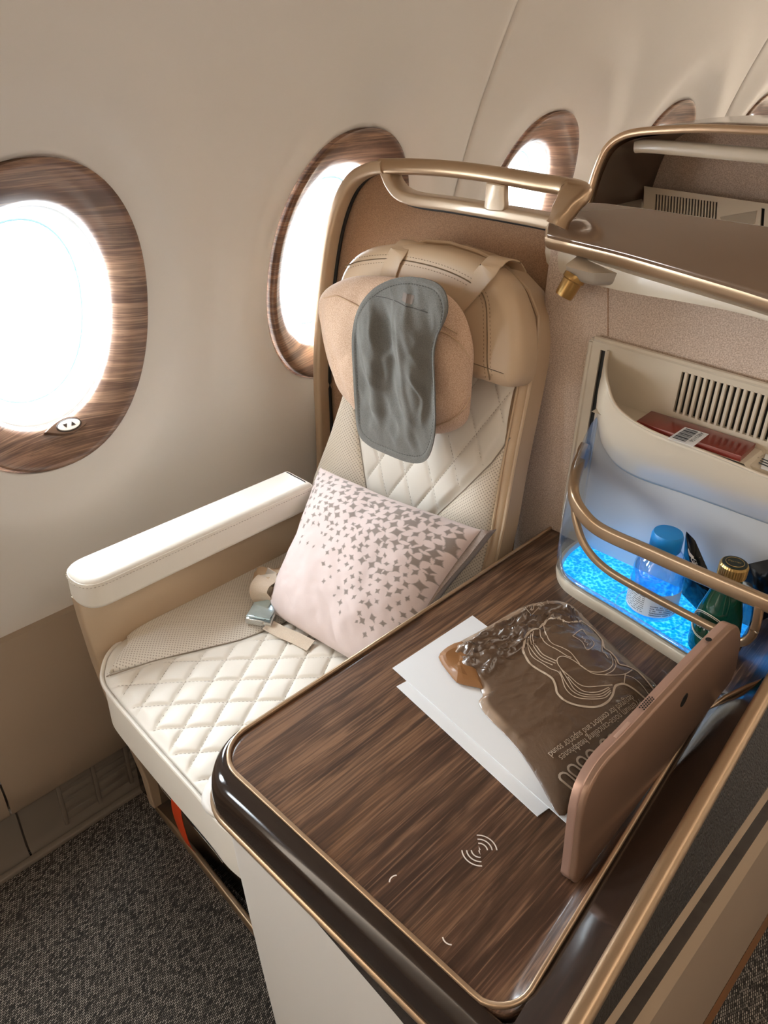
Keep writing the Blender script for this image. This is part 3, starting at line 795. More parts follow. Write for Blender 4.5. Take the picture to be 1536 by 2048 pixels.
un = [PP(u, v, hp0 - hn * .030, hn) for u, v in pxs([(1092, 486), (1110, 470), (1180, 460), (1300, 470)], 4) + [(1500, 520), (1700, 620)] + pxs([(1700, 690), (1536, 632), (1400, 590), (1250, 545), (1140, 508)], 4)]
# tapered cream underside: deep by the seat, thin towards the aisle
ex, ey, en = basis(hn); V = []; n = len(un)
for k, (d, s) in enumerate(((0, 1.0), (.35, 1.0), (.8, .97), (1.0, .92))):
    c = sum(un, Vector()) / n
    for p in un:
        dep = lerp(.034, .006, sstep(.52, .92, p.x)); q = p.lerp(c, 1 - s) - Vector((0, 0, dep * d)); V.append(q)
F = [(k * n + i, k * n + (i + 1) % n, (k + 1) * n + (i + 1) % n, (k + 1) * n + i) for k in range(3) for i in range(n)] + [tuple(range(n)), tuple(range(3 * n, 4 * n))]
new('underside', V, F, M_plast, hood)
kb = P(1158, 556, y=1.022)
pod = [kb + Vector((p.x, p.y, 0)) for p in round_poly([(-.018, -.012, .012), (.030, -.014, .02), (.066, .004, .008), (.066, .034, .004), (-.018, .034, .004)], 5)]
lamp = slab('lamp_pod', pod, (0, .25, -1), .022, .010, plain('pod metal', '#b5aa9a', .35, .4), hood, 4)
ax = Vector((-.28, -.32, -.9)).normalized()
lathe('reading_light', [(.0, .0), (.0155, .0), (.0165, .003), (.0165, .008), (.0145, .010), (.0138, .030), (.0128, .034), (.0, .0345)], kb + Vector((-.004, -.002, .004)), ax, plain('brass', '#b08d57', .3, .85), hood)

# ================================================================== MINIBAR CABINET
bar = thing('minibar_cabinet', (.8, 1.0, TZ), 'beige minibar cabinet with literature pocket and blue lit drinks tray on the walnut table', 'cabinet')
YC = 1.046
def plate(name, xs, zs, holes, y, thick, mat, parent):
    V = []; F = []; idx = {}
    def vid(x, z):
        k = (round(x, 5), round(z, 5))
        if k not in idx: idx[k] = len(V); V.append(Vector((x, y, z)))
        return idx[k]
    hx = sorted(set(xs) | {h[0] for h in holes} | {h[1] for h in holes}); hz = sorted(set(zs) | {h[2] for h in holes} | {h[3] for h in holes})
    for a, b in zip(hx, hx[1:]):
        for c, d in zip(hz, hz[1:]):
            mx, mz = (a + b) / 2, (c + d) / 2
            if any(h[0] < mx < h[1] and h[2] < mz < h[3] for h in holes): continue
            F.append((vid(a, c), vid(b, c), vid(b, d), vid(a, d)))
    o = new(name, V, F, mat, parent, 0)
    if o.data.polygons[0].normal.y > 0: o.data.flip_normals()
    solidify(o, thick, -1); return o
cx0, cx1, cz0, cz1 = .606, 1.076, .665, 1.012
sl0, sl1 = .624, .632
back_plate = plate('face_plate', [cx0, cx1], [cz0, cz1], [(sl0, sl1, .80, .998), (.752, 1.05, .940, 1.000)], YC, .012, M_plast, bar)
tube('plate_edge', [Vector((cx0, YC + .002, .70)), Vector((cx0, YC + .002, cz1 - .006)), Vector((cx0 + .006, YC + .002, cz1)), Vector((cx1, YC + .002, cz1))], .0045, M_plast, back_plate, 8)
box('slot_back', (sl0 - .004, YC + .004, .79), (sl1 + .004, YC + .012, 1.005), M_slots, bar, 0)
box('grille_back', (.745, YC + .006, .93), (1.06, YC + .013, 1.008), M_slots, bar, 0)
for k in range(38):
    x = .752 + .0043 + k * .0092
    if x > 1.045: break
    box('vent_slat', (x, YC - .0003, .938), (x + .0050, YC + .006, 1.002), M_plast, bar, .001, 1)
# literature pocket: bowed front with a dipping lip
lipc = pxs([(1216, 702), (1211, 735), (1216, 772), (1237, 818), (1300, 861), (1420, 908), (1536, 955), (1660, 1005)], 6)
botc = pxs([(1214, 700), (1198, 790), (1196, 850), (1212, 905), (1262, 950), (1380, 992), (1536, 1048), (1660, 1091)], 6)
lip3 = [P(u, v, y=lerp(YC - .004, .984, sstep(0, .32, k / (len(lipc) - 1)))) for k, (u, v) in enumerate(lipc)]
bot3 = [P(u, v, y=lerp(YC - .002, 1.022, sstep(0, .45, k / (len(botc) - 1)))) for k, (u, v) in enumerate(botc)]
def pf(u, v):
    i = u * (len(lip3) - 1); a = int(min(i, len(lip3) - 2)); t = i - a
    p = lip3[a].lerp(lip3[a + 1], t); q = bot3[a].lerp(bot3[a + 1], t)
    r = p.lerp(q, v); r.y -= .012 * math.sin(math.pi * v) * sstep(0, .25, u); return r
pocket = grid('literature_pocket', pf, 60, 16, M_plast, bar, 70); solidify(pocket, .003, 1)
tube('pocket_lip', lip3, .0022, M_plast, pocket, 8)
V = [Vector((x, y, z)) for x, z in ((.655, .9258), (.882, .9258), (.892, .917), (1.0, .917)) for y in (.990, YC)]
new('pocket_floor', V, [(2 * k, 2 * k + 1, 2 * k + 3, 2 * k + 2) for k in range(3)], M_plast, pocket, 0)
# drinks well: back wall, curved front sill, clear liner, blue lit floor
M_well = plain('well wall', '#cfd0cf', .3, 0, .3)
box('well_back', (.64, YC - .006, .665), (1.07, YC - .001, .905), M_well, bar, .001)
def led():
    t = NT('blue lit acrylic'); v = t.add('ShaderNodeTexVoronoi'); v.inputs['Scale'].default_value = 210; t.l(t.coord((1, 1, 1)), v.inputs['Vector'])
    n = t.noise(t.coord(), 26, 3)
    c = t.ramp(v.outputs['Distance'], [(.05, '#0673d2'), (.5, '#0094ee'), (.85, '#4cc8ff')])
    c2 = t.mix(t.ramp(n, [(.35, .55), (.6, 0.)]), c, '#0466b8')
    t.base('#1d6fb0'); t.l(c2, t.b.inputs['Emission Color']); t.b.inputs['Emission Strength'].default_value = 1.15
    t.set(Roughness=.12); t.bump(v.outputs['Distance'], .5, .002); return t.m
M_led = led()
M_well2 = plain('sill plastic', '#c9bda9', .35, 0, .2)
fpath = [(.650, 1.04), (.652, .995), (.664, .955), (.690, .928), (.725, .917), (.80, .908), (.90, .893), (.935, .888), (.955, .885)]
fp = [(p.x, p.y) for p in spline([(a, b, 0) for a, b in fpath], 6)]
flo = new('tray_floor', [Vector((x + .003, y + .004, .6705)) for x, y in fp] + [Vector((.945, 1.039, .6705))], [tuple(range(len(fp) + 1))], M_led, bar, 0)
label(flo, 'blue glowing textured tray floor')
sweep('front_sill', [Vector((x, y, .6695)) for x, y in fp], [(-.003, -.0095), (.004, -.0095), (.006, 0), (.005, .008), (.002, .011), (-.002, .0105), (-.004, .006)], M_well2, bar)
def lz(k): return lerp(.90, .692, sstep(.0, .42, k))
V = []; F = []; n = len(fp)
for k, (x, y) in enumerate(fp):
    V += [Vector((x - .004, y - .002, .678)), Vector((x - .006, y - .004, lerp(.678, lz(k / (n - 1)), .5))), Vector((x - .006, y - .004, lz(k / (n - 1))))]
for k in range(n - 1):
    for j in (0, 1): F.append((3 * k + j, 3 * k + j + 1, 3 * k + 4 + j, 3 * k + 3 + j))
solidify(new('clear_liner', V, F, M_clear, bar), .0025, 0)
for cxy, rr in (((.820, .957), .050), ((.921, .938), .038)):
    tube('cup_ring', [Vector((cxy[0] + rr * math.cos(a), cxy[1] + rr * math.sin(a), .6715)) for a in np.linspace(0, 2 * math.pi, 41)[:-1]], .0016, M_clear, flo, 6, True)
# two bronze gallery rails
up_ = [P(1176, 893, y=YC), P(1163, 918, y=1.03), P(1152, 945, y=.995), P(1147, 985, y=.94), P(1160, 1020, y=.922), P(1200, 1060, y=.918), P(1300, 1106, y=.912), P(1400, 1150, y=.903), P(1536, 1208, y=.893), P(1605, 1237, y=.888)]
upp = spline(up_, 8)
sweep('gallery_rail', upp, rrect(.012, .021, .004, 3), M_bronze, bar, scale=[1 + .45 * sstep(32, 14, i) for i in range(len(upp))])
lo_ = [P(1147, 1000, y=.935), P(1153, 1045, y=.925), P(1172, 1095, y=.918), P(1215, 1140, y=.915), P(1300, 1190, y=.907), P(1400, 1243, y=.897), P(1450, 1268, y=.893), P(1481, 1284, y=.892), P(1502, 1273, y=.892), P(1513, 1246, y=.892), P(1519, 1212, y=.892)]
sweep('gallery_rail', spline(lo_, 8), rrect(.009, .011, .003, 3), M_bronze, bar)
# ================================================================== SUITE BEHIND
aft = thing('rear_suite_hood', (.5, 1.85, .9), 'bronze rimmed hood of the next suite with tan fabric and vent slots', 'hood')
YA, YD = 1.74, 2.02
fr = pxs([(1176, 400), (1184, 372), (1196, 335), (1214, 297), (1240, 275), (1275, 264), (1340, 259), (1420, 257), (1536, 262), (1760, 272)], 6)
f0 = [P(u, v, y=YA) for u, v in fr]; nf = len(f0)
f0 = [Vector((f0[0].x - .02, YA, .6))] + f0; nf += 1
V = []; F = []
for p in f0:
    for dy, s in ((0, 0), (.10, 0), (YD - YA + .04, 0)): V.append(p + Vector((0, dy, .012 * dy)))
for i in range(nf - 1):
    for j in (0, 1): F.append((3 * i + j, 3 * i + j + 1, 3 * i + 4 + j, 3 * i + 3 + j))
sh_ = new('hood_shell', V, F, M_hood, aft, 50); solidify(sh_, .012, 0)
sweep('hood_rim', f0, rrect(.016, .018, .006, 4), M_rim, aft, up=(0, 1, .001))
inn = [(1200, 470), (1206, 372), (1224, 322), (1247, 292), (1280, 280)]
slab('back_fabric', [P(u, v, y=YD) for u, v in [(1240, 560), (1240, 330), (1270, 270), (1300, 262), (1900, 275), (1900, 560)]], (0, -1, 0), .01, .002, M_fab2, aft, 2)
lb = spline([P(1274, 292, y=1.80), P(1300, 292, y=1.80), P(1400, 300, y=1.80), P(1536, 312, y=1.80), P(1750, 330, y=1.80)], 5)
sweep('light_bar', lb, rrect(.03, .028, .010, 4), M_plast, aft, up=(0, 0, 1))
gp = plane3(P(1290, 375, y=1.97), P(1536, 432, y=1.97), P(1290, 440, y=1.95)); gpn = gp[1] if gp[1].y < 0 else -gp[1]
cols = [1288.0]; holes = set()
for k in range(21):
    c0 = lerp(1313, 1433, k / 20); holes.add(len(cols)); cols += [c0 - 1.7, c0 + 1.7]
holes.add(len(cols)); cols += [1522.5, 1529.5, 1900.0]
rows = [lambda x: (x, 372 + (x - 1288) * .143), lambda x: (x, 388 + (x - 1313) * .1333), lambda x: (x - 2.3, 424 + (x - 1313) * .1333), lambda x: (x - 8, 560 + (x - 1288) * .12)]
V = [PP(*r(x), gp[0], gpn) for r in rows for x in cols]; n = len(cols); F = []
for r in range(3):
    for k in range(n - 1):
        if r == 1 and k in holes: continue
        F.append((r * n + k, r * n + k + 1, (r + 1) * n + k + 1, (r + 1) * n + k))
vp = new('vent_panel', V, F, M_plast, aft, 0)
if vp.data.polygons[0].normal.dot(gpn) < 0: vp.data.flip_normals()
solidify(vp, .006, -1)
slab('vent_mesh', [PP(*q, gp[0] - gpn * .009, gpn) for q in ((1295, 378), (1560, 412), (1552, 470), (1290, 440))], gpn, .003, .0005, M_slots, aft, 1)
slab('side_ledge', [P(u, v, z=1.045) for u, v in [(1190, 405), (1285, 372), (1290, 460), (1190, 520)]], (0, 0, 1), .02, .008, M_plast, aft, 3)
V = []; F = []
isd = [p + Vector((.014, 0, 0)) for p in f0[:1]] + [p + Vector((.012, 0, -.010)) for p in f0[1:32]]
for p in isd: V += [p + Vector((0, .006, 0)), p + Vector((0, YD - YA, 0))]
for i in range(len(isd) - 1): F.append((2 * i, 2 * i + 1, 2 * i + 3, 2 * i + 2))
new('inner_side', V, F, plain('inner dark', '#4b3b2f', .35, 0, .3), aft, 50)
slab('placard', [PP(u, v, gp[0] + gpn * .002, gpn) for u, v in [(1440, 434), (1514, 421), (1508, 448), (1450, 470)]], gpn, .0015, .0003, plain('placard grey', '#a99d8b', .4), aft, 1)

# ================================================================== LOOSE THINGS
rnd = random.Random(4)
# --- pillow
TL, TR = P(640, 935, y=.902), P(962, 1060, y=.893); BL = P(533, 1218, z=.510); BR = Vector((.545, .690, .522))
pn = (TR - TL).cross(BL - TL).normalized(); pn = pn if pn.y < 0 else -pn
def pil(u, v, side):
    # u left-right, v bottom-top, corners drawn out, edges pulled in
    uu = .5 + (u - .5) * (1 - .07 * math.sin(math.pi * v)); vv = .5 + (v - .5) * (1 - .05 * math.sin(math.pi * u))
    p = BL.lerp(BR, uu).lerp(TL.lerp(TR, uu), vv)
    k = (max(0, 1 - abs(2 * u - 1) ** 2.6) * max(0, 1 - abs(2 * v - 1) ** 2.6)) ** .55
    edge = 1 - k
    w = .0045 * fbm(u * 5 + 3, v * 5, 1.3) + .006 * abs(fbm(u * 3.2 + v * 2, v * 2.2, 7.1)) * sstep(.7, .1, v)
    w += .006 * math.sin((u * 1.2 - v * .5) * 17 + 2 * fbm(u * 3, v * 3, 2)) * sstep(.32, .0, v) * k
    h = (.062 if side > 0 else -.026) * k + side * w * (k ** .4)
    sag = .018 * sstep(.6, 0, v) * math.sin(math.pi * u)
    q = p + pn * h + Vector((0, -sag * .4, -sag * .2))
    q.x = min(q.x, .556 + .04 * sstep(.655, .70, q.z))
    return q
nu = nv = 240
V = []; F = []; UVs = []
for side in (1, -1):
    b = len(V)
    for j in range(nv):
        for i in range(nu): V.append(pil(i / (nu - 1), j / (nv - 1), side)); UVs.append((i / (nu - 1), j / (nv - 1)))
    for j in range(nv - 1):
        for i in range(nu - 1):
            q = (b + j * nu + i, b + j * nu + i + 1, b + (j + 1) * nu + i + 1, b + (j + 1) * nu + i); F.append(q if side > 0 else q[::-1])
def pillow_mat():
    t = NT('pillow cotton'); a = t.add('ShaderNodeVertexColor'); a.layer_name = 'print'
    n = t.noise(t.coord(), 900, 2)
    t.base(t.mix(t.math('MULTIPLY', n, .12), a.outputs[0], '#b59f99')); t.set(Roughness=.85); t.b.inputs['Sheen Weight'].default_value = .2
    t.bump(t.noise(t.coord(), 45, 4), .15, .004); return t.m
pillow = new('pillow', V, F, pillow_mat(), None, 80)
tag(pillow, 'pale pink pillow with grey concave diamond print leaning on the quilted seat', 'pillow')
ca = pillow.data.color_attributes.new('print', 'FLOAT_COLOR', 'POINT')
stars = []
for j in range(21):
    for i in range(19):
        u = (i + .5 * (j % 2) + rnd.uniform(-.25, .25)) / 18.5; v = (j + rnd.uniform(-.25, .25)) / 20
        s = .12 + 1.0 * (v - .42) + .50 * (u - .35); s += rnd.uniform(-.15, .15)
        if s < .14 or not (0.01 < u < .985 and .02 < v < .985): continue
        size = min(1.05, .42 + s * .75) * rnd.uniform(.7, 1.2) * .036
        stars.append((u, v, size, rnd.uniform(0, math.pi), rnd.uniform(.5, 1)))
base = np.array(lin('#dccac5')); dk = np.array(lin('#8d8078')); lt = np.array(lin('#e6d8d4'))
UV = np.array(UVs); cols = np.tile(base, (len(UV), 1))
for u, v, s, a, asp in stars:
    dx = (UV[:, 0] - u); dy = (UV[:, 1] - v) * .92
    x = dx * math.cos(a) + dy * math.sin(a); y = (-dx * math.sin(a) + dy * math.cos(a)) / asp
    e = (np.abs(x) ** .62 + np.abs(y) ** .62) / (s ** .62 * 1.05)
    k = np.clip((1.0 - e) * 9 + .5, 0, 1)[:, None]
    cols = cols * (1 - k) + dk * k
ca.data.foreach_set('color', cols.astype(np.float32).ravel())
hem = [pil(1.0, v, 1) for v in np.linspace(.25, 1, 24)]
V = []
for k, p in enumerate(hem): V += [p + Vector((-.002, .002, 0)), p + Vector((lerp(.001, .012, sstep(.60, .69, p.z)), .004, .002)), p + Vector((lerp(.002, .014, sstep(.60, .69, p.z)), .022, -.002))]
F = [(3 * k + j, 3 * k + j + 1, 3 * k + 4 + j, 3 * k + 3 + j) for k in range(len(hem) - 1) for j in (0, 1)]
o = new('pillowcase_hem', V, F, fabric('hem lining', '#8b7c73', '#a6958b', 600), pillow, 60); solidify(o, .0012, 0)

# --- padded cushion strapped to the headrest
npx = pxs([(642, 605), (652, 580), (680, 562), (715, 552), (760, 552), (820, 560), (880, 580), (918, 612), (938, 655), (947, 705), (944, 760), (940, 815), (932, 845), (905, 862), (868, 866), (800, 850), (735, 830), (700, 800), (677, 760), (658, 700), (648, 650)], 5, True)
YN = .923
np3 = [P(u, v, y=YN) for u, v in npx]
star = Star([(p.x, p.z) for p in np3], (.335, .94))
def nfront(x, z, t):
    lob = 1 - .35 * math.exp(-((x - .33) / .05) ** 2)
    return .046 * max(0, 1 - t ** 3.2) ** .6 * lob + .006 * fbm(x * 20, z * 20, 1) * (1 - t ** 4) + .003 * math.sin(x * 160 + 3 * fbm(x * 9, z * 9, 4)) * sstep(.5, .95, t) * (1 - t ** 6)
neck = blob('head_cushion', star, (0, YN, 0), Vector((1, 0, 0)), Vector((0, 0, 1)), Vector((0, -1, 0)), nfront, lambda x, z, t: -.018 * max(0, 1 - t ** 3) ** .6, fabric('heather beige', '#bd9679', '#e2c6ac', 700, bump=.3), None, 140, 30)
tag(neck, 'heather beige head cushion hanging on the tan leather headrest', 'cushion')
def nline(px, off=.0012):
    out = []
    for u, v in px:
        p = P(u, v, y=YN - .03)
        for _ in range(4):
            h = nfront(p.x, p.z, min(1, star.t(p.x, p.z))); p = P(u, v, y=YN - h - off)
        out.append(p)
    return out
M_seam = plain('cushion seam', '#c9a98b', .9)
for ln in ([(648, 596), (672, 592), (700, 604), (722, 616)], [(872, 660), (895, 668), (920, 688), (940, 716)], [(868, 640), (890, 652), (915, 668)], [(872, 852), (905, 838), (930, 815), (940, 795)]):
    tube('cushion_seam', nline(pxs(ln, 6)), .0013, M_seam, neck, 6)

# --- grey cloth
gpx = pxs([(735, 590), (755, 572), (785, 558), (815, 553), (850, 557), (878, 568), (893, 590), (896, 622), (886, 650), (874, 675), (868, 715), (870, 780), (871, 850), (866, 890), (855, 918), (838, 926), (810, 922), (770, 906), (738, 890), (718, 866), (711, 810), (707, 740), (705, 680), (710, 640), (720, 612)], 5, True)
YG = .867
g3 = [P(u, v, y=YG) for u, v in gpx]
gs = Star([(p.x, p.z) for p in g3])
gzm = min(p.z for p in g3); gzM = max(p.z for p in g3); gc = gs.c.copy()
def gfront(x, z, t):
    s = (z - gzm) / (gzM - gzm)
    r = .009 * math.sin((x - gc.x) * 70 + 3.2 * fbm(x * 7, z * 4, 3)) * sstep(.05, .4, s) * sstep(1.0, .72, s)
    r += .009 * fbm(x * 15, z * 7, 8, 3) + .005 * (1 - min(1, abs(fbm(x * 24 + z * 6, z * 12, 5, 2)) * 2.5))
    rim = .0018 * sstep(.93, .955, t)
    return (r) * (1 - t ** 5) + rim + .012 * (1 - t ** 2) * sstep(.2, .7, s)
M_grey = fabric('grey cotton', '#5c5b56', '#7d7b74', 1100, bump=.3)
cloth = blob('grey_cloth', gs, (0, YG, 0), Vector((1, 0, 0)), Vector((0, 0, 1)), Vector((0, -1, 0)), gfront, lambda x, z, t: gfront(x, z, t) - .003, M_grey, None, 160, 40)
tag(cloth, 'crumpled grey cotton cloth hung over the beige head cushion', 'cloth')
M_gst = plain('grey stitch', '#4e4c48', .9)
def gpt(x, z): t = gs.t(x, z); return Vector((x, YG - gfront(x, z, t) - .0006, z))
per = []
for th in np.linspace(-math.pi, math.pi, 150): R = gs.R(th) * .925; per.append((gc.x + R * math.cos(th), gc.y + R * math.sin(th)))
stitches('stitching', [per], gpt, M_gst, cloth, .0035, .001, .0055)
V, F = ribbon([[(gc.x - .055 + .012 * k, gzM - .046 - .0007 * k * (k - 9) * .25) for k in range(10)]], .0012, gpt)
new('hem_fold', V, F, M_gst, cloth, 0)
V, F = ribbon([[(gc.x + .004 + .0030 * k, gzM - .032 - .0002 * k) for k in range(8)]], .012, gpt)
new('cloth_patch', V, F, plain('cloth patch', '#857a72', .9), cloth, 0)

# --- seat belt
belt = thing('seat_belt', (.25, .66, .49), 'beige seat belt with silver lift buckle lying on the seat beside the pink pillow', 'seat belt')
M_web = fabric('belt webbing', '#c6b39d', '#ddcdb9', 1200)
def flat(name, path, wdt, mat, parent, up, th=.0016): return sweep(name, spline(path, 8), rrect(wdt, th, .0006, 2), mat, parent, up=up)
bk = [P(u, v, z=.520) for u, v in [(489, 1236), (507, 1209), (547, 1204), (551, 1229), (541, 1247), (520, 1241)]]
buckle = slab('buckle', [p - Vector((0, 0, .004)) for p in bk], (.15, -.2, 1), .014, .003, plain('buckle body', '#d9dcdb', .25, .8), belt, 3)
slab('buckle_lever', [P(u, v, z=.5235) for u, v in [(492, 1234), (509, 1210), (546, 1205), (549, 1226), (539, 1241)]], (.05, -.1, 1), .004, .0015, plain('buckle lever', '#cfe8f2', .14, .9), buckle, 3)
lathe('rivet', [(0, .0), (.0025, 0), (.002, .001), (0, .0014)], P(527, 1252, z=.512), (-.2, -1, .3), M_steel, buckle, 12)
flat('webbing_loop', [P(530, 1212, z=.516), P(517, 1192, z=.538), P(523, 1172, z=.552), P(541, 1160, z=.548), P(556, 1165, z=.52), P(566, 1190, z=.503)], .036, M_web, belt, (.3, -1, .5))
flat('webbing_cover', [P(508, 1168, z=.532), P(520, 1156, z=.548), P(545, 1146, z=.55), P(572, 1142, z=.535)], .040, M_tanlth, belt, (-.2, -.6, 1), .003)
flat('webbing_tail', [P(535, 1254, z=.503), P(560, 1268, z=.504), P(590, 1281, z=.505), P(622, 1297, z=.504)], .024, M_web, belt, (0, -.25, 1))
sweep('tongue', [P(566, 1274, z=.500), P(581, 1294, z=.499), P(606, 1288, z=.500), P(620, 1276, z=.503)], rrect(.004, .002, .0008), M_steel, belt)

belt.location.z += .006
# --- papers
def sheet(name, pts, z, lab):
    o = slab(name, [P(u, v, z=z) for u, v in pts], (0, 0, 1), .0007, .0001, M_white, None, 1); return tag(o, lab, 'paper')
cA = [P(945, 1230, z=.6635), P(785, 1335, z=.6635), P(1152, 1662, z=.6635)]
cB = [P(793, 1372, z=.662), P(1075, 1632, z=.662)]
a0, a1, a2 = cA; a3 = a0 + (a2 - a1)
o = slab('paper_sheet', [Vector((p.x, p.y, .6628)) for p in (a0, a1, a2, a3)], (0, 0, 1), .0009, .0001, M_white, None, 1); tag(o, 'white sheet of paper lying directly under the brown plastic bag', 'paper')
dirb = (cB[1] - cB[0]).normalized(); nb = Vector((-dirb.y, dirb.x, 0)); nb = nb if nb.y > 0 else -nb
o = slab('paper_sheet', [Vector((p.x, p.y, .6616)) for p in (cB[0], cB[1], cB[1] + nb * .15, cB[0] + nb * .15)], (0, 0, 1), .0009, .0001, M_white, None, 1); tag(o, 'lower white sheet of paper flat on the walnut table, mostly covered by another sheet', 'paper')

# --- headphone bag
bpx = [(898, 1300), (912, 1284), (950, 1263), (990, 1241), (1030, 1217), (1062, 1204), (1105, 1198), (1138, 1203), (1162, 1222), (1190, 1250), (1225, 1284), (1275, 1330), (1318, 1372), (1300, 1410), (1230, 1490), (1180, 1545), (1152, 1598), (1128, 1628), (1108, 1612), (1080, 1560), (1045, 1505), (1008, 1462), (972, 1425), (958, 1400), (966, 1385), (950, 1360), (925, 1340), (900, 1322)]
BZ = .6638
b2 = [P(u, v, z=BZ + .004) for u, v in pxs(bpx, 5, True)]
bs = Star([(p.x, p.y) for p in b2], (.805, .715))
def bag_h(x, y):
    t = min(1, bs.t(x, y)); k = max(0, 1 - t ** 2.6) ** .7
    # headphone lump near the minibar end
    lump = .022 * math.exp(-(((x - .80) / .075) ** 2 + ((y - .79) / .075) ** 2))
    left = sstep(.765, .685, x - .25 * (y - .68))
    xe, ye = x * .5 + y * .86, -x * .86 + y * .5
    cr = (.011 * (1 - min(1, abs(fbm(xe * 11 + 5, ye * 26, 2, 2)) * 3.0)) ** 1.5 + .006 * (1 - min(1, abs(fbm(xe * 30, ye * 52, 6, 2)) * 3.0)) ** 1.5) * (.13 + 1.25 * left)
    return BZ + .003 + (.011 + lump) * k + cr * max(0, 1 - t ** 6) - .003 * t
def bag_mat():
    t = NT('brown printed plastic'); a = t.add('ShaderNodeVertexColor'); a.layer_name = 'tint'
    t.base(a.outputs[0]); t.set(Roughness=.26); t.b.inputs['Coat Weight'].default_value = .8; t.b.inputs['Coat Roughness'].default_value = .08
    t.bump(t.noise(t.coord(), 55, 5, 1.2, .6), .35, .004); return t.m
bag = blob('headphone_bag', bs, (0, 0, 0), Vector((1, 0, 0)), Vector((0, 1, 0)), Vector((0, 0, 1)), lambda x, y, t: bag_h(x, y), lambda x, y, t: BZ + .0002, bag_mat(), None, 200, 60, 60)
tag(bag, 'crumpled brown plastic headphone bag with white line drawing lying on white paper', 'bag')
ca = bag.data.color_attributes.new('tint', 'FLOAT_COLOR', 'POINT')
c_br, c_cl = np.array(lin('#5f4a39')), np.array(lin('#a48d78'))
cc = []
for v in bag.data.vertices:
    x, y, _ = v.co; t = bs.t(x, y)
    # clear unprinted margin along the open, seat-side edge
    k = sstep(.86, .94, t) * sstep(.84, .76, x + .05 * fbm(x * 20, y * 20, 3))
    cc.append(c_br * (1 - k) + c_cl * k)
ca.data.foreach_set('color', np.array(cc, np.float32).ravel())
# kraft coloured open mouth of the bag
fl = [P(u, v, z=BZ + .006) for u, v in pxs([(878, 1313), (884, 1300), (905, 1285), (930, 1281), (945, 1320), (968, 1372), (940, 1368), (915, 1362), (900, 1345)], 4, True)]
fs = Star([(p.x, p.y) for p in fl])
mouth = blob('bag_mouth', fs, (0, 0, 0), Vector((1, 0, 0)), Vector((0, 1, 0)), Vector((0, 0, 1)), lambda x, y, t: BZ + .003 + .006 * max(0, 1 - t ** 3) ** .6 + .007 * abs(fbm(x * 32, y * 32, 4, 2)) * (1 - t ** 4), lambda x, y, t: BZ + .0005, plain('kraft lining', '#96693f', .5, 0, .15), bag, 26, 6, 12)
def drape(u, v, off=.0009):
    p = P(u, v, z=.685)
    for _ in range(5): p = P(u, v, z=bag_h(p.x, p.y) + off)
    return p
M_line = plain('bag print', '#c8b6a2', .5)
def lines(name, polys, w, parent=bag):
    V = []; F = []
    for px in polys:
        pts = [drape(u, v) for u, v in pxs(px, 6)]; b = len(V)
        for i, p in enumerate(pts):
            t = (pts[min(i + 1, len(pts) - 1)] - pts[max(0, i - 1)]); t = Vector((t.x, t.y, 0)).normalized() if t.length > 1e-9 else Vector((1, 0, 0))
            nn = Vector((-t.y, t.x, 0)) * (w / 2)
            for q in (p + nn, p - nn): V.append(Vector((q.x, q.y, bag_h(q.x, q.y) + .0009)))
            if i: k = b + 2 * i; F.append((k - 2, k - 1, k + 1, k))
    return new(name, V, F, M_line, parent, 0, 'stuff')
cz = lambda L: [(960 + x * 360 / 1536, 1180 + y * 240 / 1024) for x, y in L]
lines('outline_print', [cz([(870, 262), (800, 272), (740, 272), (660, 250), (600, 245), (545, 275), (510, 320), (440, 345), (395, 390), (380, 440), (365, 500), (385, 560), (430, 630), (500, 680), (570, 720), (620, 760), (645, 820), (660, 880), (720, 940), (800, 975), (900, 995), (1000, 995), (1080, 960), (1130, 900), (1150, 830), (1180, 805), (1240, 805), (1320, 850), (1420, 935)]),
      cz([(870, 262), (960, 330), (1040, 420), (1060, 490), (1110, 525), (1160, 580), (1190, 630), (1260, 650), (1340, 690), (1420, 770), (1490, 860)])], .0028)
lines('line_print', [cz([(540, 290), (560, 370), (610, 450), (700, 490), (770, 530), (820, 590), (850, 630)]), cz([(510, 330), (520, 400), (570, 460), (660, 510), (740, 560), (780, 575)]),
      cz([(455, 350), (450, 420), (490, 490), (540, 550), (650, 605)]), cz([(435, 370), (430, 430), (470, 500), (530, 570), (645, 625)]), cz([(415, 400), (410, 450), (455, 530), (520, 595), (620, 640)]), cz([(400, 450), (440, 560), (540, 630), (600, 670), (680, 710), (730, 840), (810, 910), (930, 930), (1060, 920), (1120, 870)]),
      cz([(1070, 725), (960, 710), (870, 650), (780, 590), (710, 565), (665, 580), (660, 620), (700, 680), (770, 740), (840, 800), (920, 825), (1060, 815), (1130, 810)]), cz([(690, 670), (750, 760), (810, 850), (900, 890), (1020, 890), (1110, 840)]), cz([(680, 690), (740, 800), (800, 870), (900, 910), (1040, 905), (1115, 855)]), cz([(750, 740), (810, 810), (890, 865), (1000, 870), (1100, 830)]),
      cz([(850, 640), (930, 690), (1020, 700), (1090, 680), (1130, 640), (1130, 590), (1110, 545)]), cz([(1060, 725), (1130, 690), (1160, 640), (1150, 590)]), cz([(1070, 725), (1160, 725), (1240, 715), (1300, 680)]), cz([(1240, 715), (1230, 800)]), cz([(1240, 725), (1310, 750), (1380, 810), (1440, 890)]),
      cz([(790, 390), (870, 335), (905, 375), (975, 455), (915, 510), (870, 440), (790, 390)]), cz([(1070, 545), (1095, 580)]), cz([(1040, 430), (1045, 520), (1070, 540)])], .0012)
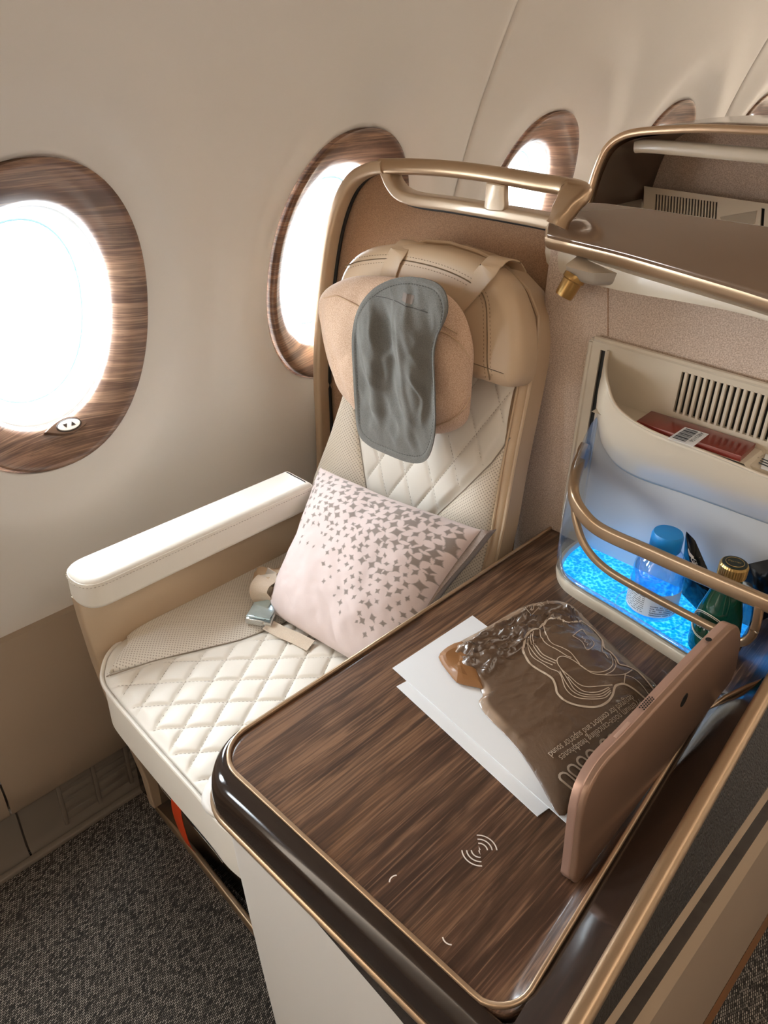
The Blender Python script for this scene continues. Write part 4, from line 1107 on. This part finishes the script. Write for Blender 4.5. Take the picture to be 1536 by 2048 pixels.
def bag_text(name, s, p0, p1, size, offset=0, align='LEFT'):
    a, b = drape(*p0), drape(*p1); d = Vector((b.x - a.x, b.y - a.y, 0)); L = d.length; e = d / L
    upv = Vector((-e.y, e.x, 0))
    def f(x, y): q = a + e * x + upv * y; return Vector((q.x, q.y, bag_h(q.x, q.y) + .001))
    o = text(name, s, size, f, M_line, bag, align, L, offset); o['kind'] = 'stuff'; return o
bag_text('tagline', 'Premium noise-cancelling headphones', (1277, 1398), (1117, 1512), .0125)
bag_text('tagline', 'designed for comfort and superior sound', (1262, 1389), (1096, 1506), .0125)
cw = lambda x, y: (1080 + x * 240 / 1536, 1380 + y * 240 / 1536)
for (x, y) in ((620, 800), (500, 890), (385, 990), (275, 1090), (800, 660), (905, 600)):
    u, v = cw(x, y); c0 = drape(u, v); c1 = drape(*cw(x + 190, y + 150))
    e = Vector((c1.x - c0.x, c1.y - c0.y, 0)).normalized(); sd = Vector((-e.y, e.x, 0)); hw = .0062; Lh = .030
    pts = [c0 + e * Lh - sd * hw, c0 - sd * hw + e * .004] + [c0 + e * (.004 - .006 * math.sin(a)) - sd * hw * math.cos(a) for a in np.linspace(.3, math.pi - .3, 6)] + [c0 + sd * hw + e * .004, c0 + e * Lh + sd * hw]
    V = []; F = []
    for i, p in enumerate(pts):
        t = (pts[min(i + 1, len(pts) - 1)] - pts[max(0, i - 1)]).normalized(); nn = Vector((-t.y, t.x, 0)) * .0014
        for q in (p + nn, p - nn): V.append(Vector((q.x, q.y, bag_h(q.x, q.y) + .001)))
        if i: F.append((2 * i - 2, 2 * i - 1, 2 * i + 1, 2 * i))
    new('headline_letter', V, F, M_line, bag, 0)
# boxed letters along the top seam
for ch, (x, y) in (('e', (440, 175)), ('c', (510, 135)), ('i', (575, 105))):
    u, v = 960 + x * 360 / 1536, 1180 + y * 240 / 1024; c = drape(u, v)
    e1 = drape(u - 12, v + 7); e = Vector((e1.x - c.x, e1.y - c.y, 0)).normalized(); up_v = Vector((-e.y, e.x, 0))
    def f(x_, y_, c=c, e=e, up_v=up_v): q = c + e * x_ + up_v * y_; return Vector((q.x, q.y, bag_h(q.x, q.y) + .001))
    text('boxed_letter', ch, .014, lambda a, b_: f(a - .0035, b_ - .0035), M_line, bag)
    V, F = ribbon([[(-.007, -.007), (.007, -.007), (.007, .007), (-.007, .007), (-.007, -.007)]], .0009, f); new('letter_box', V, F, M_line, bag, 0)
def f2(x, y):
    c = drape(960 + 890 * 360 / 1536, 1180 + 425 * 240 / 1024); e1 = drape(960 + 930 * 360 / 1536, 1180 + 480 * 240 / 1024); e = Vector((e1.x - c.x, e1.y - c.y, 0)).normalized(); n_ = Vector((-e.y, e.x, 0))
    q = c + e * x + n_ * y; return Vector((q.x, q.y, bag_h(q.x, q.y) + .001))
V, F = ribbon([[(-.008 + .004 * k, .002 * (-1) ** k) for k in range(6)]], .0012, f2); new('logo_print', V, F, M_line, bag, 0)

# --- tablet
TBX = lambda z: .985 - .118 * (z - .66)
tn = Vector((1, 0, .118)).normalized()
tp = lambda u, v: PP(u, v, (TBX(.66), .5, .66), tn)
to = [tp(u, v) for u, v in pxs([(1149, 1762), (1153, 1735), (1162, 1660), (1168, 1620), (1182, 1575), (1212, 1525), (1262, 1472), (1330, 1398), (1400, 1322), (1450, 1270), (1470, 1252), (1481, 1258), (1483, 1285)], 5)]
ymax = max(p.y for p in to)
to += [Vector((TBX(.715), ymax - .002, .715)), Vector((TBX(.7015), ymax - .012, .7015)), Vector((TBX(.662), .512, .662)), Vector((TBX(.6635), .502, .6635))]
M_tab = plain('rose brown metal', '#9a7c69', .34, .45); M_tabe = plain('rose edge', '#c2a294', .32, .5)
tablet = thing('tablet', (.98, .65, TZ), 'rose brown tablet standing on edge on the walnut table against the dark panel', 'tablet')
tback = slab('back_shell', to, tn, .007, .0035, M_tab, tablet, 4)
slab('edge_frame', [p - tn * .0055 for p in to], tn, .011, .004, M_tabe, tablet, 4)
M_scr = plain('screen glass', '#08090b', .06)
slab('screen', [p.lerp(sum(to, Vector()) / len(to), .06) - tn * .0160 for p in to], tn, .0012, .0004, M_scr, tablet, 1)
def tdot(name, u, v, a, b, ang, mat, off=.0006):
    c = tp(u, v); ex = Vector((0, 1, 0)); ey = tn.cross(ex); pts = [c + tn * off + (ex * math.cos(ang) + ey * math.sin(ang)) * (a * math.cos(q)) + (-ex * math.sin(ang) + ey * math.cos(ang)) * (b * math.sin(q)) for q in np.linspace(0, 2 * math.pi, 21)[:-1]]
    return slab(name, pts, tn, .001, .0003, mat, tablet, 1)
tdot('camera_lens', 1368, 1400, .009, .006, .5, M_slots)
# details on the upper edge
def tedge(u, v, back=.009):
    c = tp(u, v) - tn * back; return c
ptop = [tp(1262, 1472), tp(1400, 1322)]
ed = (ptop[1] - ptop[0]).normalized(); en_ = tn.cross(ed); en_ = en_ if en_.z > 0 else -en_
def onedge(s, w_): return ptop[0] + ed * s - tn * (.0055 + w_) + en_ * .0012
Ltop = (ptop[1] - ptop[0]).length
slab('button', [onedge(a, b) for a, b in ((-.012, .003), (.016, .003), (.016, .0075), (-.012, .0075))], en_, .0025, .0008, plain('button rose', '#d5b5a6', .3, .5), tablet, 2)
for k in range(7):
    for j in range(3):
        c = onedge(.042 + k * .0034 + .0017 * (j % 2), .0028 + j * .0026); lathe('speaker_hole', [(0, 0), (.0009, 0), (.0009, .0005), (0, .0006)], c - en_ * .0001, en_, M_slots, tablet, 8)
lathe('audio_jack', [(0, 0), (.0036, 0), (.0036, .0006), (0, .0007)], tp(1432, 1288) - tn * .009 + en_ * .0022, en_, M_slots, tablet, 18)

# --- drinks in the tray
FZ = .6708
M_water = glass('water', (.55, .86, 1.0, 1), .03, .02)
wb = thing('water_bottle', (.820, .957, FZ), 'clear water bottle with blue cap and white printed label in the lit tray', 'bottle')
wc = Vector((.820, .957, FZ))
lathe('bottle', [(.0, .001), (.026, .001), (.0325, .004), (.034, .010), (.034, .060), (.0335, .072), (.030, .086), (.022, .098), (.0165, .104), (.0155, .112)], wc, (0, 0, 1), M_clear, wb, 40)
lathe('water', [(.0, .004), (.030, .006), (.0325, .012), (.0325, .060), (.0322, .070), (.0, .070)], wc, (0, 0, 1), M_water, wb, 40)
lathe('cap', [(.0, .100), (.0195, .100), (.0205, .102), (.0205, .120), (.0185, .1245), (.0, .1255)], wc, (0, 0, 1), plain('cap plastic', '#1f8fe0', .35), wb, 40)
def cyl(c, r, a0, a1, z0, z1, n=24): return [Vector((c.x + r * math.cos(a), c.y + r * math.sin(a), z)) for z in (z0, z1) for a in np.linspace(a0, a1, n)]
V = cyl(wc, .0343, math.radians(-175), math.radians(40), FZ + .012, FZ + .048); lab = new('bottle_label', V, [(k, k + 1, 24 + k + 1, 24 + k) for k in range(23)], plain('label white', '#e9eef0', .5), wb)
M_ink = plain('ink', '#3c4650', .7); V = []; F = []
for row in range(9):
    for col in range(26):
        if rnd.random() < .18: continue
        a = math.radians(-165 + col * 3.1); z = FZ + .016 + row * .0030; da = math.radians(2.3); b = len(V)
        V += [Vector((wc.x + .0346 * math.cos(q), wc.y + .0346 * math.sin(q), zz)) for q, zz in ((a, z), (a + da, z), (a + da, z + .001), (a, z + .001))]; F.append((b, b + 1, b + 2, b + 3))
for row in range(5):
    for col in range(20):
        if rnd.random() < .15: continue
        a = math.radians(-70 + col * 3.4); z = FZ + .015 + row * .0034; da = math.radians(2.6); b = len(V)
        V += [Vector((wc.x + .0346 * math.cos(q), wc.y + .0346 * math.sin(q), zz)) for q, zz in ((a, z), (a + da, z), (a + da, z + .0011), (a, z + .0011))]; F.append((b, b + 1, b + 2, b + 3))
new('label_print', V, F, M_ink, lab, 0, 'stuff')

gb = thing('green_bottle', (.921, .938, FZ), 'dark green glass mineral water bottle with gold and black cap in the lit tray', 'bottle')
gc_ = Vector((.921, .938, FZ))
t = NT('green glass'); t.base('#0b4a33'); t.set(Roughness=.06, IOR=1.45); t.b.inputs['Transmission Weight'].default_value = .35; t.b.inputs['Coat Weight'].default_value = .5; M_gg = t.m
lathe('bottle', [(.0, .0), (.022, .0), (.0255, .003), (.0268, .015), (.0268, .035), (.024, .055), (.019, .075), (.0145, .092), (.0125, .104), (.0125, .112)], gc_, (0, 0, 1), M_gg, gb, 40)
M_gold = plain('gold cap', '#c5a468', .3, .8)
V = []; F = []; n = 72
for i in range(n):
    r = .0150 + (.0006 if i % 2 else 0); a = 2 * math.pi * i / n
    for rr, z in ((r, .106), (r, .119), (.0142, .1215)): V.append(gc_ + Vector((rr * math.cos(a), rr * math.sin(a), z)))
for i in range(n):
    j = (i + 1) % n
    for k in (0, 1): F.append((3 * i + k, 3 * j + k, 3 * j + k + 1, 3 * i + k + 1))
F.append(tuple(3 * i + 2 for i in range(n)))
capo = new('cap', V, F, M_gold, gb, 20)
lathe('cap_disc', [(0, .1214), (.0135, .1214), (.0132, .1224), (0, .1228)], gc_, (0, 0, 1), plain('cap black', '#10201a', .3), capo, 32)
tube('cap_ring', [gc_ + Vector((.0098 * math.cos(a), .0098 * math.sin(a), .1229)) for a in np.linspace(0, 2 * math.pi, 33)[:-1]], .0003, M_gold, capo, 5, True)
text('cap_text', 'Perrier', .0052, lambda x, y: gc_ + Vector((x * .9 - .3 * y, y * .9 + .3 * x - .001, .1231)), M_gold, capo, 'CENTER')
def gsurf(a, z, off):  # point on the bottle body
    r = interp(z, [.003, .015, .035, .055, .075, .092], [.0255, .0268, .0268, .024, .019, .0145]) + off
    return gc_ + Vector((r * math.cos(a), r * math.sin(a), z))
a_c = math.radians(-100)
V = [gsurf(a_c, .044, .0006)] + [gsurf(a_c + .95 * math.cos(q), .044 + .0165 * math.sin(q), .0006) for q in np.linspace(0, 2 * math.pi, 41)[:-1]]
gl = new('bottle_label', V, [(0, k + 1, (k + 1) % 40 + 1) for k in range(40)], plain('label green', '#15301f', .4), gb)
M_lab = plain('label cream', '#d9d3c2', .4)
for s, wv in ((1.0, .0005), (.9, .0003)):
    tube('label_border', [gsurf(a_c + .95 * s * math.cos(q), .044 + .0165 * s * math.sin(q), .0009) for q in np.linspace(0, 2 * math.pi, 41)[:-1]], wv, M_lab, gl, 5, True)
text('label_text', 'Perrier', .0135, lambda x, y: gsurf(a_c + x / .0262, .0400 + y, .0013), M_lab, gl, 'CENTER')
gb.scale = (1.18, 1.18, 1.18); wb.scale = (1.07, 1.07, 1.09)
cb = thing('clear_bottle', (.929, .990, FZ), 'small clear bottle with silver foil behind the dark green bottle', 'bottle')
c_ = Vector((.929, .990, FZ))
lathe('bottle', [(0, 0), (.017, 0), (.019, .004), (.019, .045), (.012, .06), (.009, .065), (.009, .08)], c_, (0, 0, 1), M_clear, cb, 28)
lathe('foil_cap', [(.0095, .06), (.0105, .062), (.0105, .082), (.009, .085), (0, .0855)], c_, (0, 0, 1), M_chrome, cb, 24)
def packet(name, pts, y, bulge, mat, lab):
    p3 = [P(u, v, y=y) if u > 2 else Vector((u, y, v)) for u, v in pts]; zm = min(p.z for p in p3); p3 = [Vector((p.x, p.y, .671 + (p.z - zm) * (.735 - .671) / (.735 - zm) if p.z < .735 else p.z)) for p in p3]; p3 = [p3[i].lerp(p3[(i + 1) % len(p3)], k / 8) for i in range(len(p3)) for k in range(8)]; st_ = Star([(p.x, p.z) for p in p3])
    o = blob(name, st_, (0, y, 0), Vector((1, 0, 0)), Vector((0, 0, 1)), Vector((0, -1, 0)), lambda x, z, t: bulge * max(0, 1 - t ** 2) + .0015 * fbm(x * 60, z * 60, 2) * (1 - t ** 4), lambda x, z, t: -bulge * .6 * max(0, 1 - t ** 2), mat, None, 150, 14)
    tag(o, lab, 'packet'); return o, st_, bulge, y
M_pk = plain('black foil', '#0e1114', .25, .3, .3)
pk1, s1, b1, y1 = packet('snack_packet', [(1372, 1062), (1390, 1080), (1424, 1158), (1440, 1190), (1436, 1222), (1400, 1212), (1366, 1180), (1366, 1120)], 1.005, .012, M_pk, 'black snack packet with white swoosh standing behind the clear water bottle')
def onpk(u, v, y, b, s_): p = P(u, v, y=y - b); return P(u, v, y=y - b * max(0, 1 - min(1, s_.t(p.x, p.z)) ** 2) - .0025)
sw = [(1377, 1096), (1380, 1105), (1386, 1112), (1394, 1116), (1401, 1114), (1393, 1119), (1384, 1117), (1378, 1110), (1376, 1101)]
new('swoosh_print', [onpk(u, v, y1, b1, s1) for u, v in sw], [tuple(range(len(sw)))], M_print, pk1, 0)
ov = [(1396 + 17 * math.cos(a) * .8 + 7 * math.sin(a) * .2, 1130 + 13 * math.cos(a) * .9 + 7 * math.sin(a)) for a in np.linspace(0, 2 * math.pi, 25)]
tube('oval_print', [onpk(u, v, y1, b1, s1) for u, v in ov[:-1]], .0006, M_print, pk1, 5, True)
for dx, dy in ((-8, -6), (-2, -1), (4, 4)):
    tube('mark_print', [onpk(1396 + dx + a, 1130 + dy + b, y1, b1, s1) for a, b in ((-4, 3), (0, -4), (2, 4), (6, -2))], .0005, M_print, pk1, 5)
pk2, s2, b2_, y2 = packet('snack_packet', [(.903, .671), (.940, .671), (.962, .70), (.988, .752), (.995, .79), (.945, .793), (.915, .768)], 1.024, .009, M_pk, 'black printed snack packet standing behind the green bottle cap')
for k in range(4):
    tube('text_print', [onpk(1508 + 9 * k + j, 1190 + 3 * k + 5 * math.sin(j * 2.2) - j * .0, y2, b2_, s2) for j in range(8)], .00045, M_print, pk2, 5)

# --- literature pocket contents
mz = .934
mg = [P(u, v, z=mz) for u, v in [(1303, 821), (1512, 886)]]
md = P(1275, 840, z=mz) - mg[0]; md = md * ((0.992 - mg[0].y) / md.y); mg += [mg[1] + md * ((0.992 - mg[1].y) / (0.992 - mg[0].y)), mg[0] + md]
mg = [Vector((p.x, min(p.y, YC - .002), p.z)) for p in mg]
mag = slab('magazine', mg, (0, 0, 1), .0085, .001, plain('dark red cover', '#7a2216', .3, 0, .4), None, 2)
tag(mag, 'dark red booklet with white barcode sticker in the literature pocket', 'booklet')
bs_ = [P(u, v, z=mz + .0006) for u, v in [(1370, 854), (1418, 868), (1386, 893), (1336, 876)]]
stk = slab('barcode_sticker', bs_, (0, 0, 1), .0004, .0001, M_white, mag, 1)
def stp(u, v): return bs_[0] * ((1 - u) * (1 - v)) + bs_[1] * (u * (1 - v)) + bs_[2] * (u * v) + bs_[3] * ((1 - u) * v) + Vector((0, 0, .0005))
v0 = .08
for wv in (.05, .02, .07, .03, .02, .06, .04, .02, .08, .03, .05):
    new('barcode_bar', [stp(.10, v0), stp(.62, v0), stp(.62, v0 + wv), stp(.10, v0 + wv)], [(0, 1, 2, 3)], M_ink, stk, 0); v0 += wv + .035
text('barcode_number', 'A823156', .011, lambda x, y: stp(.70 + y / .05, .06 + x / .055), M_ink, stk)
sock = slab('socket_panel', [Vector((p.x, max(1.0, min(p.y, YC - .002)), p.z)) for p in (P(u, v, z=.922) for u, v in [(1520, 884), (1640, 930), (1580, 985), (1462, 930)])], (0, 0, 1), .008, .002, M_plast, bar, 2)
for u, v in ((1500, 905), (1512, 914)): lathe('socket_hole', [(0, 0), (.003, 0), (.003, .0005), (0, .0006)], P(u, v, z=.9222), (0, 0, 1), M_slots, sock, 14)
card = slab('instruction_card', [Vector((p.x, max(1.0, p.y), p.z)) for p in (P(u, v, z=.9232) for u, v in [(1532, 905), (1620, 940), (1590, 975), (1516, 940)])], (0, 0, 1), .001, .0002, M_white, None, 1); tag(card, 'white card lying beside the red booklet in the literature pocket', 'card')
for k in range(3): new('card_print', [P(u, v, z=.9236) for u, v in [(1524 - 3 * k, 916 + 4 * k), (1560 - 3 * k, 931 + 4 * k), (1559 - 3 * k, 933 + 4 * k), (1523 - 3 * k, 918 + 4 * k)]], [(0, 1, 2, 3)], M_ink, card, 0)
